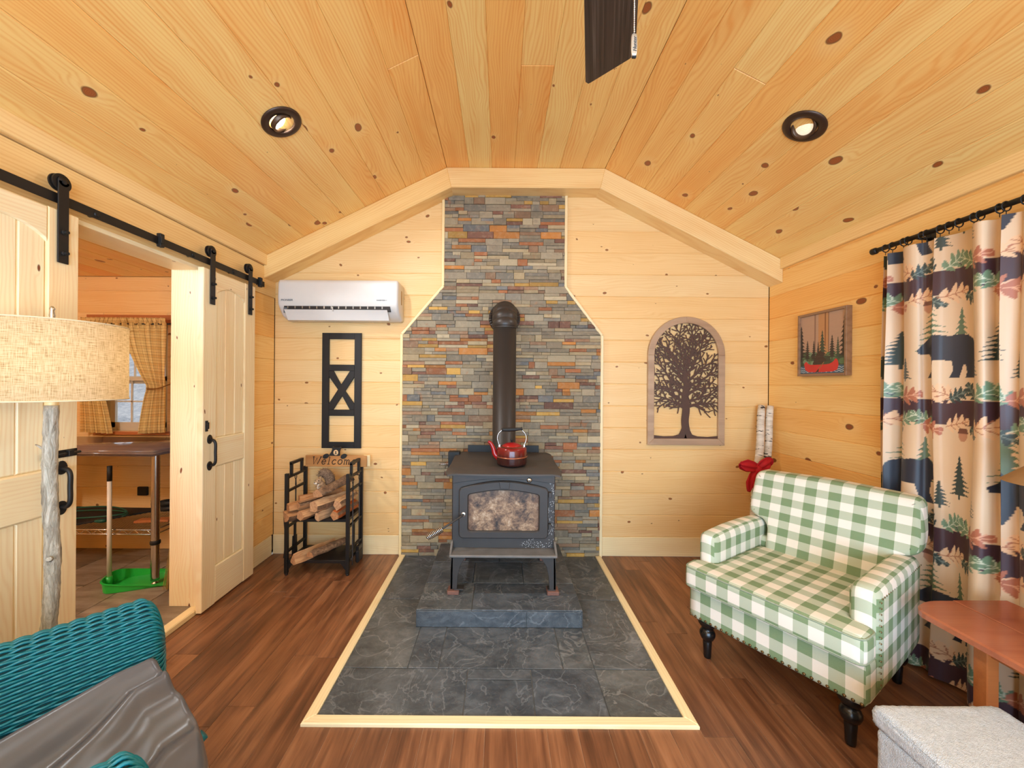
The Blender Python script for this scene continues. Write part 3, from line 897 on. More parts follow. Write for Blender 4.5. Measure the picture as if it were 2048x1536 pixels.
# ------------------------------------------------------------------ firewood rack
RX, RY = -1.322, 2.965
rack = thing('firewood_rack', 'black metal two-tier firewood rack against the wall', 'rack', (RX, RY, 0))
hx, hy, pw = .222, .135, .024
for sx in (-1, 1):
    for sy in (-1, 1):
        MB().cbox(sx*hx-pw/2, sx*hx+pw/2, sy*hy-pw/2, sy*hy+pw/2, .012, .735, .0015).build('post', M_BLACK, rack)
        MB().lathe([(0,0),(.011,0),(.013,.006),(.010,.014),(0,.014)], 12, (sx*hx, sy*hy, 0)).build('foot', M_BLACKMATTE, rack)
        g = MB(); gs = sx*hx - sx*pw/2
        g.add([(gs, sy*hy-.004, .09), (gs, sy*hy-.004, .035), (gs-sx*.012, sy*hy-.004, .05), (gs-sx*.04, sy*hy-.004, .09),
               (gs, sy*hy+.004, .09), (gs, sy*hy+.004, .035), (gs-sx*.012, sy*hy+.004, .05), (gs-sx*.04, sy*hy+.004, .09)],
              [(0,1,2,3),(7,6,5,4),(0,4,5,1),(1,5,6,2),(2,6,7,3),(3,7,4,0)])
        g.build('gusset', M_BLACK, rack)
    s = sx*hx
    for zz in (.705, .605, .345, .165):
        MB().bar((s, -hy, zz), (s, hy, zz), .016, .016).build('side_rail', M_BLACK, rack)
    MB().bar((s, -.02, .173), (s, -.02, .337), .014).build('side_upright', M_BLACK, rack)
    hnd = MB().bar((s, -.075, .713), (s, -.075, .80), .018).bar((s, .075, .713), (s, .075, .80), .018).bar((s, -.084, .80), (s, .084, .80), .02, .02)
    hnd.build('carry_handle', M_BLACK, rack)
    for yy in (-.10, .03):
        MB().tube([(s-sx*.008, yy, .70), (s+sx*.008, yy, .69), (s+sx*.022, yy, .688), (s+sx*.024, yy, .70)], .003, 6).build('tool_hook', M_BLACKMATTE, rack)
for zz in (.385, .085):
    MB().cbox(-hx, hx, -hy, hy, zz, zz+.022, .002).build('shelf', M_BLACK, rack)

# fire tools hanging on the rack
def fire_tool(name, label, x, y, kind):
    o = thing(name, label, 'fire tool', (x, y, 0), 0, 'fire tools hung on the firewood rack')
    MB().tube([(0, .012*math.cos(a), .675+.018*math.sin(a)) for a in [2*PI*k/16 for k in range(17)]], .003, 6, caps=False).build('hanging_ring', M_BLACKMATTE, o)
    MB().tube([(0,0,.657),(0,0,.62),(0,0,.60)], [.004,.006,.004], 8).build('grip', M_BLACKMATTE, o)
    if kind == 'poker':
        MB().tube(bez([(0,0,.60),(0,0,.3),(0,0,.06)], 4), .005, 8).tube(bez([(0,0,.13),(0,-.02,.10),(0,-.03,.12)], 4), .004, 6).build('shaft', M_IRON, o)
    elif kind == 'brush':
        MB().tube([(0,0,.60),(0,0,.15)], .005, 8).build('shaft', M_IRON, o)
        MB().cbox(-.012,.012,-.035,.035,.12,.155,.004).build('brush_head', M_BLACK, o)
        MB().cbox(-.014,.014,-.04,.04,.03,.12,.008).build('bristles', M_BLACKMATTE, o)
    elif kind == 'shovel':
        MB().tube([(0,0,.60),(0,0,.22)], .005, 8).build('shaft', M_IRON, o)
        MB().grid(lambda a, b: (.012*(2*a-1)**2*-1+.006, lerp(-.045,.045,a)*(1-.25*b), lerp(.05,.23,b)), 8, 8).build('scoop', M_IRON, o)
    else:
        MB().tube(bez([(0,0,.60),(0,.008,.52),(0,.03,.42),(0,.012,.25),(0,.03,.12)], 6), .004, 8).build('arm', M_BLACKMATTE, o)
        MB().tube(bez([(0,0,.60),(0,-.008,.52),(0,-.03,.42),(0,-.012,.25),(0,-.03,.12)], 6), .004, 8).build('arm', M_BLACKMATTE, o)
fire_tool('fire_poker', 'long steel poker hung on the rack side facing the stove', RX+hx+.022, RY-.10, 'poker')
fire_tool('hearth_brush', 'black hearth brush hung at the rear of the firewood rack', RX+hx+.022, RY+.03, 'brush')
fire_tool('ash_shovel', 'small ash shovel hung on the rack side facing the barn door', RX-hx-.022, RY+.03, 'shovel')
fire_tool('log_tongs', 'black log tongs hung at the front left of the rack', RX-hx-.022, RY-.10, 'tongs')

# ------------------------------------------------------------------ split logs
def barkmat():
    t = NT('bark'); v, r = t.objr()
    f = t.noise(t.vmul(v, (1,1,1)), 40, 5, .7, .6)
    c = t.ramp(f, [(.3, srgb(74,54,40)), (.52, srgb(124,92,66)), (.7, srgb(160,126,94))])
    return t.out(c, .9, None, f, .7, .006)
def splitwood(name, a, b):
    t = NT(name); v, r = t.objr()
    f = t.noise(t.vmul(v, (30,30,4)), 2.2, 4, .65, .4)
    c = t.ramp(f, [(.3, b), (.62, a)])
    c = t.mix(1.0, c, t.mix(r, WHITE, srgb(225,196,168)), 'MULTIPLY')
    return t.out(c, .8, None, f, .5, .004)
M_BARK = barkmat()
M_SPLIT = splitwood('split_wood', srgb(224,184,138), srgb(178,132,94))
M_SPLITR = splitwood('split_wood_orange', srgb(212,126,62), srgb(168,86,36))
M_LOGEND = splitwood('log_end', srgb(210,166,124), srgb(168,120,84))
def log(label, p, q, r, kind, seed, split=None, grp='split logs on the rack'):
    rr = random.Random(seed); p, q = Vector(p), Vector(q); L = (q-p).length
    if kind == 'round': ang = [(2*PI*i/14, 1.0, 0) for i in range(14)]
    elif kind == 'half': ang = [(PI*i/8, 1.0, 0) for i in range(9)] + [(PI*1.5, .12, 1)]
    elif kind == 'wedge': ang = [(-.85+1.7*i/5, 1.25, 0) for i in range(6)] + [(PI, 1.05, 1)]
    else: ang = [(.3, 1.15, 1), (1.7, 1.0, 1), (2.9, 1.2, 1), (4.0, .95, 0), (4.7, 1.0, 0), (5.4, .95, 1)]
    ph = rr.uniform(0, 2*PI); n = len(ang); m = 9
    mb = MB(); vs = []
    jit = [rr.uniform(.9, 1.1) for _ in ang]
    for k in range(m):
        t = k/(m-1); w = 1 + .06*math.sin(t*5+seed)
        off = Vector((rr.uniform(-1,1), rr.uniform(-1,1), 0))*r*.05
        for i, (a, s, _) in enumerate(ang):
            R = r*s*w*jit[i]*rr.uniform(.97, 1.03)*(1-.06*(k in (0, m-1)))
            vs.append(Vector((R*math.cos(a+ph), R*math.sin(a+ph), t*L)) + off)
    fs = []; 
    for k in range(m-1):
        for i in range(n):
            j = (i+1) % n
            mb_mat = 1 if (ang[i][2] or ang[j][2]) else 0
            mb.f.append((k*n+i, k*n+j, (k+1)*n+j, (k+1)*n+i)); mb.m.append(mb_mat); mb.c.append(None); mb.sm.append(kind in ('round','half') and mb_mat == 0)
    mb.v = [tuple(x) for x in vs]
    for base, flip in ((0, True), ((m-1)*n, False)):
        ring = [base+i for i in range(n)]
        mb.f.append(tuple(ring[::-1] if flip else ring)); mb.m.append(2); mb.c.append(None); mb.sm.append(False)
    d = (q-p).normalized(); sx = d.cross(Vector((0,0,1))).normalized(); sy = d.cross(sx)
    o = mb.build('firewood_log', [M_BARK, split or M_SPLIT, M_LOGEND], None, frame_m(p, sx, sy, d))
    return tag(o, label, 'log', grp)
SH = .409
log('brown split log at the lower left end of the upper rack tier', (-1.525,2.775,SH+.036), (-1.36,3.08,SH+.036), .036, 'wedge', 1)
log('light split log second from the left on the upper rack tier', (-1.42,2.775,SH+.036), (-1.27,3.08,SH+.037), .036, 'poly', 2)
log('grey bark-faced log lying in the middle of the upper rack tier', (-1.295,2.785,SH+.030), (-1.19,3.08,SH+.032), .034, 'half', 3)
log('bright orange split log at the right end of the upper rack tier', (-1.18,2.785,SH+.038), (-1.14,3.07,SH+.04), .038, 'poly', 4, M_SPLITR)
log('short brown split log at the left, second layer of the upper tier', (-1.515,2.79,SH+.090), (-1.30,3.05,SH+.096), .030, 'poly', 5)
log('thin pale split log beside it in the second layer', (-1.445,2.80,SH+.094), (-1.24,3.06,SH+.098), .028, 'wedge', 6)
log('wide ragged-ended log in the middle of the second layer', (-1.325,2.775,SH+.100), (-1.19,3.06,SH+.104), .046, 'poly', 7)
log('pale square-ended log tucked behind the right front post', (-1.165,2.80,SH+.108), (-1.14,3.06,SH+.115), .033, 'poly', 8)
log('thick bark-covered log leaning highest toward the stove side', (-1.300,2.79,SH+.172), (-1.170,3.05,SH+.222), .054, 'half', 9)
log('pale log on top at the left under the squirrel figure', (-1.47,2.86,SH+.136), (-1.24,3.06,SH+.140), .026, 'poly', 10)
log('narrow pale stick on top in front of the squirrel figure', (-1.43,2.79,SH+.135), (-1.33,2.93,SH+.140), .013, 'poly', 11)
log('round bark log on the lower rack tier, the one nearer the stove', (-1.355,2.79,.107+.041), (-1.20,3.06,.107+.045), .041, 'half', 12, None, 'split logs on the rack')
log('split pale log on the lower rack tier, the one nearer the door', (-1.465,2.77,.107+.036), (-1.30,3.07,.107+.038), .036, 'wedge', 13, None, 'split logs on the rack')

# ------------------------------------------------------------------ welcome sign with a bear
sg = thing('welcome_sign', 'brown wooden Welcome sign with a black bear peeking over it', 'sign', (-1.29, 3.075, .736))
M_SIGN = pine('sign_wood', srgb(198,138,80), srgb(160,98,48), srgb(90,50,24), WHITE, WHITE, thr=.95, contrast=.6)
MB().slab(rect(0, .478, 0, .086), 0, .016, .002).build('sign_board', M_SIGN, sg, FRONT(-.24, .008, 0))
MB().slab(rect(0, .05, 0, .09), 0, .016, .002).build('sign_support', M_TRIM, sg, FRONT(.205, .045, -.004))
hd = [(-.028,.0),(-.052,0),(-.030,.032),(-.022,.055),(-.028,.066),(-.018,.074),(-.008,.067),(.030,.067),(.040,.075),(.050,.066),(.042,.054),(.036,.035),(.036,0)]
MB().slab([(x-.008, z) for x, z in hd], 0, .012, .002).build('bear_head', M_BLACKMATTE, sg, FRONT(0, .004, .084))
mz = MB().slab([(.019*math.cos(a), .021*math.sin(a)) for a in [2*PI*k/20 for k in range(20)]], 0, .004, .001).build('bear_muzzle', plain('muzzle_tan', srgb(222,182,134), .6), sg, FRONT(.0, -.008, .112))
nz = MB().slab([(-.007,.008),(.007,.009),(.002,.0),(.002,-.007),(.010,-.010),(.004,-.013),(0,-.010),(-.004,-.013),(-.010,-.010),(-.002,-.007),(-.002,0)], 0, .003, 0).build('bear_nose', M_BLACKMATTE, sg, FRONT(.0, -.0118, .113))
for xx in (-.078, .062):
    MB().slab([(.024*math.cos(a), .019*math.sin(a)+.006*math.cos(a)) for a in [2*PI*k/16 for k in range(16)]], 0, .008, .002).build('bear_paw', M_BLACKMATTE, sg, FRONT(xx, -.008, .083))
LET = {'W': (1.75, [[(0,1.6),(.35,0),(.8,1.35),(1.15,0),(1.6,1.6)], [(-.18,1.6),(.22,1.6)], [(1.4,1.6),(1.8,1.6)]]),
 'e': (1.05, [[(.1,.5),(.82,.52),(.74,.86),(.45,1),(.16,.8),(.06,.42),(.25,.06),(.55,0),(.86,.2)]]),
 'l': (.75, [[(.3,1.6),(.3,0)], [(.08,1.6),(.3,1.6)], [(.02,0),(.58,0)]]),
 'c': (1.05, [[(.84,.78),(.55,1),(.2,.8),(.06,.42),(.25,.06),(.55,0),(.86,.2)]]),
 'o': (1.1, [[(.5+.44*math.cos(a), .5+.5*math.sin(a)) for a in [2*PI*k/14 for k in range(15)]]]),
 'm': (1.5, [[(.15,1),(.15,0)], [(.15,.8),(.4,1),(.62,.85),(.65,0)], [(.65,.8),(.9,1),(1.12,.85),(1.15,0)], [(-.02,1),(.15,1)], [(.02,0),(.3,0)], [(.52,0),(.8,0)], [(1.02,0),(1.32,0)]])}
mb = MB(); xx = 0; S = .036
for ch in 'Welcome':
    adv, strokes = LET[ch]
    for s in strokes:
        pts = [((x+xx)*S + y*S*.22, 0, y*S) for x, y in s]
        if len(pts) > 4: pts = [tuple(q) for q in bez(pts, 4)] if ch != 'W' else pts
        mb.tube(pts, 0.0036 if len(s) > 2 else .0030, 6, smooth=False)
    xx += adv + .22
wd = xx*S
mb.v = [(x - wd/2, y*.35, z) for x, y, z in mb.v]
mb.build('welcome_lettering', plain('burnt_letter', srgb(40,18,8), .8), sg, Matrix.Translation((-.01, -.0088, .020)))

# ------------------------------------------------------------------ squirrel figure
def ellipsoid(mb, c, r, n=10, rot=None):
    bm = bmesh.new(); bmesh.ops.create_uvsphere(bm, u_segments=n*2, v_segments=n, radius=1)
    for q in bm.verts:
        w = Vector((q.co.x*r[0], q.co.y*r[1], q.co.z*r[2]))
        if rot: w = rot @ w
        q.co = w + Vector(c)
    mb.addbm(bm, smooth=True)
def furmat(name, a, b):
    t = NT(name); v, r = t.objr(); f = t.noise(v, 120, 4, .7)
    return t.out(t.ramp(f, [(.35, a), (.65, b)]), .95, None, f, .6, .003)
M_FUR = furmat('squirrel_fur', srgb(140,104,74), srgb(190,158,124))
M_FURL = furmat('squirrel_pale_fur', srgb(222,204,180), srgb(246,236,220))
M_FURD = furmat('squirrel_tail_fur', srgb(84,62,46), srgb(150,122,98))
sq = thing('squirrel_figure', 'small bushy-tailed squirrel figure sitting on the firewood', 'figurine', (-1.335, 2.93, .566), math.radians(-25))
sq.scale = (.9, .9, .9)
b = MB()
ellipsoid(b, (0,0,.045), (.034,.038,.045)); ellipsoid(b, (0,-.012,.075), (.026,.026,.034))
ellipsoid(b, (-.004,-.03,.108), (.024,.028,.024)); ellipsoid(b, (-.005,-.054,.100), (.012,.014,.011))
for s in (-1,1):
    ellipsoid(b, (s*.028,-.004,.028), (.016,.028,.026)); ellipsoid(b, (s*.024,-.036,.008), (.010,.022,.008))
    ellipsoid(b, (s*.014,-.036,.072), (.008,.020,.009), rot=Matrix.Rotation(.5,3,'X'))
    ellipsoid(b, (s*.014-.004,-.020,.135), (.006,.004,.016))
bo = b.build('body', M_FUR, sq); rm = bo.modifiers.new('r', 'REMESH'); rm.mode = 'VOXEL'; rm.voxel_size = .004; rm.use_smooth_shade = True
b = MB(); ellipsoid(b, (0,-.030,.06), (.018,.014,.032)); ellipsoid(b, (-.011,-.062,.095), (.010,.008,.008)); ellipsoid(b, (.003,-.062,.095), (.010,.008,.008)); b.build('pale_chest', M_FURL, sq)
b = MB(); ellipsoid(b, (-.004,-.071,.101), (.004,.004,.003)); b.build('nose', M_BLACKMATTE, sq)
for s in (-1,1):
    b = MB(); ellipsoid(b, (s*.018-.004,-.046,.115), (.004,.004,.005)); b.build('eye', M_BLACKMATTE, sq)
path = bez([(.005,.03,.02),(.02,.052,.05),(.030,.056,.10),(.022,.040,.145),(.005,.012,.168),(-.012,-.012,.160)], 8)
rad = [lerp(.014,.040,min(1,i/14))*(1 if i < 30 else 1-(i-30)/22) for i in range(len(path))]
b = MB().tube(path, rad, 14)
rh = random.Random(3)
for k in range(420):
    i = rh.randrange(2, len(path)-1); d = Vector((rh.gauss(0,1), rh.gauss(0,1), rh.gauss(0,1))).normalized()
    p0 = path[i] + d*rad[i]*.8; p1 = path[i] + d*(rad[i]+.012) + (path[min(i+2,len(path)-1)]-path[i])*.8
    b.tube([p0, p1], [.0022,.0004], 3, caps=False)
b.build('tail', M_FURD, sq)
# ------------------------------------------------------------------ wood stove
cx = .025
stove = thing('wood_stove', 'dark grey cast wood stove with a smoky arched glass door', 'stove', (cx, 2.70, .108))
SM = Matrix.Translation(-stove.location)
def chips():
    t = NT('stove_body_worn'); v = t.obj()
    f = t.noise(v, 9, 3); sp = t.n('ShaderNodeSeparateXYZ', None, Vector=v)
    vo = t.n('ShaderNodeTexVoronoi', None, Vector=v, Scale=120.0).outputs['Distance']
    patch = t.noise(v, 7.5, 3, .6)
    zone = t.math('MAXIMUM', t.math('MULTIPLY', t.math('MULTIPLY_ADD', sp.outputs[0], 2.6, .42, clamp=True), t.math('MULTIPLY_ADD', sp.outputs[2], -12.0, 5.6, clamp=True)), t.math('MULTIPLY', t.math('GREATER_THAN', sp.outputs[0], cx+.285), .85))
    fr = t.math('LESS_THAN', sp.outputs[1], 2.50)
    m = t.math('MULTIPLY', t.math('MULTIPLY', t.math('LESS_THAN', vo, .26), t.math('GREATER_THAN', t.math('MULTIPLY', patch, zone), .36)), fr)
    c = t.mix(f, srgb(56,53,52), srgb(76,72,70))
    c = t.mix(m, c, srgb(215,212,208))
    return t.out(c, .5, .3, t.noise(v, 160, 3), .12, .001)
M_BODY = chips()
bx0, bx1, by0, by1 = cx-.328, cx+.328, 2.48, 2.93
MB().cbox(bx0, bx1, by0, by1, .345, .842, .006).build('firebox', M_BODY, stove, SM)
# fascia with arched lower edge
pts = [(bx0+.004,.838),(bx0+.004,.765)] + [(lerp(bx0+.02, bx1-.02, i/16), .768 + .028*math.sin(PI*i/16)) for i in range(17)] + [(bx1-.004,.765),(bx1-.004,.838)]
MB().slab(pts, 0, .014, .002).build('fascia', M_IRON, stove, SM @ frame_m((0, by0+.002, 0), *AX_BACK))
def archrect(x0, x1, z0, z1, rise, r, k=6, m=14):
    pts = []
    for (ax, az, a0) in ((x1-r, z0+r, -PI/2),):
        pts += [(ax+r*math.cos(a0+PI/2*i/k), az+r*math.sin(a0+PI/2*i/k)) for i in range(k+1)]
    zt = z1-rise
    pts += [(x1-r+r*math.cos(PI/2*i/k*.85), zt-r+r*math.sin(PI/2*i/k*.85)) for i in range(k+1)]
    for i in range(1, m):
        t = i/m; pts.append((lerp(x1-r*.7, x0+r*.7, t), zt + rise*math.sin(PI*t)))
    pts += [(x0+r-r*math.cos(PI/2*.85*(1-i/k)), zt-r+r*math.sin(PI/2*.85*(1-i/k))) for i in range(k+1)]
    pts += [(x0+r-r*math.cos(PI/2*i/k), z0+r-r*math.sin(PI/2*i/k)) for i in range(k+1)]
    return pts
def ringslab(mb, outer, inner, d, b=.006):
    n = len(outer); o2 = inset(outer, b); i2 = inset(inner, -b)
    V = lambda pts, z: [(x, y, z) for x, y in pts]
    vs = V(outer,0)+V(outer,d-b)+V(o2,d)+V(i2,d)+V(inner,d-b)+V(inner,0)
    fs = []
    for l in range(5):
        for i in range(n):
            j = (i+1) % n; fs.append((l*n+i, l*n+j, (l+1)*n+j, (l+1)*n+i))
    mb.add(vs, fs)
dz = SM @ frame_m((0, by0-.002, 0), *AX_BACK)
out = archrect(cx-.282, cx+.282, .424, .785, .042, .028); inn = archrect(cx-.222, cx+.222, .470, .728, .026, .016)
mb = MB(); ringslab(mb, out, inn, .028); door = mb.build('stove_door', M_IRON, stove, dz)
def sootglass():
    t = NT('sooty_glass'); v = t.obj(); sp = t.n('ShaderNodeSeparateXYZ', None, Vector=v)
    n1 = t.noise(v, 11, 5, .7, .6); n2 = t.noise(v, 34, 5, .75, .8)
    f = t.math('ADD', t.math('MULTIPLY', n1, .55), t.math('MULTIPLY', n2, .45))
    c = t.ramp(f, [(.38, srgb(44,36,32)), (.46, srgb(104,82,66)), (.54, srgb(156,126,98)), (.64, srgb(206,184,158))])
    dx = t.math('ABSOLUTE', t.math('SUBTRACT', sp.outputs[0], cx)); 
    edge = t.math('MULTIPLY', t.math('SUBTRACT', dx, .185), 22.0, clamp=True)
    c = t.mix(t.math('MULTIPLY', edge, .8), c, srgb(92,54,30))
    top = t.math('MULTIPLY', t.math('SUBTRACT', sp.outputs[1], .63), 9.0, clamp=True)
    c = t.mix(t.math('MULTIPLY', top, .55), c, srgb(60,52,48))
    return t.out(c, .22)
MB().slab(archrect(cx-.226, cx+.226, .466, .732, .026, .016), 0, .010, 0).build('glass', sootglass(), door)
MB().slab([(cx-.022,.738),(cx+.042-.008,.738),(cx+.040,.781),(cx-.030,.783)], 0, .033, .002).build('keystone', M_IRON, door)
hb = MB()
for zz in (.50, .70): hb.cbox(cx+.283, cx+.302, by0-.030, by0-.002, zz-.016, zz+.016, .002)
hb.build('hinge', M_IRON, stove, SM)
# handle with a sprung grip
p0 = Vector((cx-.252, by0-.032, .575)); p1 = P(884, 1058, 2.375); p2 = P(853, 1076, 2.345)
dh = (p2-p1).normalized()
hd = MB().tube([p0+Vector((0,.02,0)), p0, p0+Vector((-.015,-.03,-.004)), p1, p2], .006, 8).build('door_handle', M_IRON, stove, SM)
MB().lathe([(0,0),(.016,0),(.018,.004),(.012,.008),(0,.008)], 20, p0+Vector((0,.008,0)), Matrix.Rotation(PI/2,4,'X')).build('handle_washer', M_STEEL, hd)
ax1 = dh.orthogonal().normalized(); ax2 = dh.cross(ax1); L = (p2-p1).length
coil = [p1 + dh*(L*t) + (ax1*math.cos(t*2*PI*11) + ax2*math.sin(t*2*PI*11))*(.0190*(1-.35*max(0,t-.75)*4)) for t in [k/200 for k in range(201)]]
MB().tube(coil, .0028, 6).build('spring_grip', M_CHROME, hd)
kb = MB().lathe([(0,0),(.016,0),(.016,.006),(.012,.010),(0,.011)], 24, (cx+.162, by0-.012, .790), Matrix.Rotation(PI/2,4,'X')).build('air_control_knob', M_CHROME, stove, SM)
MB().lathe([(0,0),(.004,0),(.004,.003),(0,.003)], 10, (cx+.162, by0-.023, .790), Matrix.Rotation(PI/2,4,'X')).build('knob_hole', M_BLACKMATTE, kb)
# ash lip
lp = MB(); lp.cbox(cx-.330, cx+.330, 2.365, by0+.01, .340, .356, .004)
for s in (-1,1):
    xa = cx+s*.330; xb = cx+s*.318
    lp.add([(xa,2.372,.354),(xa,by0,.354),(xa,by0,.405),(xa,by0-.02,.402),(xb,2.372,.354),(xb,by0,.354),(xb,by0,.405),(xb,by0-.02,.402)], [(0,1,2,3),(7,6,5,4),(0,3,7,4),(3,2,6,7),(1,0,4,5)])
M_LIP = plain('ash_lip_worn', srgb(120,116,112), .55, .25, .35, 14, .1)
lp.build('ash_lip', M_LIP, stove, SM)
MB().cbox(cx-.205, cx+.215, by0+.0, by0+.35, .298, .345, .003).build('ash_drawer', M_IRON, stove, SM)
# legs on brick pads
M_BRICK = plain('brick_red', srgb(124,86,74), .85, 0, .25, 40, .3)
for s in (-1,1):
    for yy in (2.395, 2.86):
        xo = cx+s*.318
        prof = [(0,.345),(s*-.110,.345),(s*-.078,.318),(s*-.052,.275),(s*-.040,.22),(s*-.034,.135),(s*.006,.135),(s*.008,.20)]
        lg = MB().slab([(xo+a, b) for a, b in prof], 0, .012, .002)
        Mx = frame_m((0, yy+.012, 0), *AX_BACK); lg.v = [tuple(Mx @ Vector(q)) for q in lg.v]
        lg.add([(xo+s*.002,yy,.345),(xo+s*.002,yy+.075,.345),(xo+s*.004,yy+.035,.135),(xo+s*.004,yy,.135),(xo-s*.008,yy,.345),(xo-s*.008,yy+.075,.345),(xo-s*.006,yy+.035,.135),(xo-s*.006,yy,.135)],
               [(0,1,2,3),(7,6,5,4),(0,4,5,1),(1,5,6,2),(2,6,7,3),(3,7,4,0)])
        lg.cbox(xo-s*.03-.014, xo-s*.03+.044 if s < 0 else xo-s*.03+.034, yy-.004, yy+.05, .130, .137, .001)
        lg.build('leg', M_IRON, stove, SM)
        MB().cbox(xo-s*.012-.036, xo-s*.012+.036, yy-.02, yy+.055, .1085, .131, .003).build('brick_pad', M_BRICK, stove, SM)
# top plate
def topplate(a, b, dzv=0.0):
    s = 2*a-1
    y = lerp(2.955, 2.452, b)
    z = .880 - .026*b - .022*max(0, (b-.80)/.20)**2
    w = .366 - .004*(1-b)
    if b > .6: w = lerp(.352, .372, ((b-.6)/.4)**1.5)
    else: w = .352
    if b < .16: w -= .03*(1-b/.16)**2
    if b > .93: w -= .016*((b-.93)/.07)**2
    y -= .020*(1-s*s)*b**4
    z -= .012*max(0, abs(s)-.86)/.14*max(0,b-.5)*1.6
    return (cx+s*w, y, z+dzv)
tp = MB().grid(lambda a, b: topplate(1-a, b), 40, 40)
tp.grid(lambda a, b: topplate(a, b, -.010), 40, 40)
for e in (0, 1):
    tp.grid(lambda a, b, e=e: topplate(e, a, -.010*b), 40, 2)
    tp.grid(lambda a, b, e=e: topplate(a, e, -.010*b), 40, 2)
tp.build('top_plate', M_STOVETOP, stove, SM)
MB().cbox(cx-.27, cx+.27, 2.968, 2.976, .40, .930, .001).build('heat_shield', M_BLACKMATTE, stove, SM)
MB().cbox(cx-.405, cx-.322, 2.86, 2.93, .74, .895, .002).build('damper_box', M_BLACKMATTE, stove, SM)
dm = MB().tube([(cx-.405,2.89,.80),(cx-.475,2.88,.80)], .003, 6)
dm.tube([(cx-.405-.07*t, 2.89+.011*math.cos(t*2*PI*8), .80+.011*math.sin(t*2*PI*8)) for t in [k/120 for k in range(121)]], .002, 5)
dm.build('damper_spring', M_CHROME, stove, SM)

# stove pipe
pipe = thing('stove_pipe', 'black round stove pipe with ribbed elbow into the stone wall', 'stove pipe', (.028, 2.80, .862))
PPM = Matrix.Translation(-pipe.location)
R = .083; X0 = .028
MB().lathe([(R+.004,.858),(R+.004,.90),(R,.902),(R,1.80),(R-.004,1.80)], 40, (X0,2.80,0)).build('pipe_section', M_PIPE, pipe, PPM)
path = []; rr = []
N = 120
for k in range(N+1):
    a = PI/2*k/N; path.append((X0, 2.93-.13*math.cos(a), 1.795+.13*math.sin(a)))
    rr.append(R + .0015 + (.0075*abs(math.sin(a*9)) if .04 < k/N < .97 else 0))
path += [(X0, 2.98, 1.925), (X0, 3.165, 1.925)]; rr += [R, R]
MB().tube(path, rr, 40, caps=False).build('elbow', M_PIPE, pipe, PPM)
fl_ = MB(); prof = []
n = 72; V = []
for ring, (r0, y, wv) in enumerate(((R, 3.120, 0), (.108, 3.112, .0035), (.124, 3.118, .0015), (.127, 3.142, 0), (.127, 3.166, 0))):
    for j in range(n):
        a = 2*PI*j/n; V.append((X0+r0*math.cos(a), y + wv*(1 if j % 2 else -1), 1.925+r0*math.sin(a)))
fl_.add(V, [(l*n+i, (l+1)*n+i, (l+1)*n+(i+1) % n, l*n+(i+1) % n) for l in range(4) for i in range(n)])
fl_.build('wall_collar', M_PIPE, pipe, PPM)

# ------------------------------------------------------------------ kettle
kt = NT('red_enamel'); kv = kt.obj(); ksp = kt.n('ShaderNodeSeparateXYZ', None, Vector=kv)
soot = kt.math('MULTIPLY', kt.math('ADD', kt.math('MULTIPLY_ADD', ksp.outputs[2], -11.0, 1.5), kt.math('MULTIPLY', kt.noise(kv, 14, 3), .5)), .8, clamp=True)
M_ENAMEL = kt.out(kt.mix(soot, srgb(150,24,24), srgb(58,28,24)), .16)
M_COPPER = plain('copper_band', srgb(176,110,84), .3, .8)
ke = thing('kettle', 'red enamel kettle with black handle on the stove top', 'kettle', (.078, 2.595, .8625))
K = 28
MB().lathe([(0,0),(.086,0),(.097,.006),(.1,.016),(.1,.098),(.097,.110),(.086,.118),(.062,.121)], 48).build('kettle_body', M_ENAMEL, ke)
MB().lathe([(.099,.050),(.1035,.053),(.1035,.057),(.099,.060)], 48).build('band', M_COPPER, ke)
MB().lathe([(.084,.119),(.070,.124),(.066,.122)], 48).build('rim', M_COPPER, ke)
M_RED = plain('red_enamel_lid', srgb(158,26,26), .15, 0, .04)
ld = MB().lathe([(.066,.122),(.064,.128),(.045,.139),(.02,.145),(0,.146)], 40).build('lid', M_RED, ke)
MB().lathe([(.004,.144),(.005,.158),(.010,.160),(.010,.166),(0,.168)], 16).build('lid_knob', M_BLACKMATTE, ld)
MB().tube(bez([(-.088,0,.048),(-.112,0,.070),(-.122,0,.105),(-.140,0,.140),(-.158,0,.150)], 6), [.024 - .015*min(1,(k/24)**.7) for k in range(25)], 14, caps=False).build('spout', M_RED, ke)
for s in (-1,1):
    MB().cbox(s*.082-.006, s*.082+.006, -.008, .008, .112, .134, .002).build('handle_lug', M_CHROME, ke)
hn = MB().tube(bez([(-.082,0,.125),(-.096,0,.170),(-.088,0,.205),(-.065,0,.228)], 6), .0028, 8).tube(bez([(.082,0,.125),(.096,0,.170),(.088,0,.205),(.066,0,.228)], 6), .0028, 8).build('handle_wire', M_CHROME, ke)
MB().tube([(-.068,0,.228),(-.055,0,.230),(-.02,0,.231),(.02,0,.233),(.055,0,.236),(.070,0,.237)], [.010,.011,.0135,.0125,.009,.012], 14).build('grip', M_BLACKMATTE, hn)
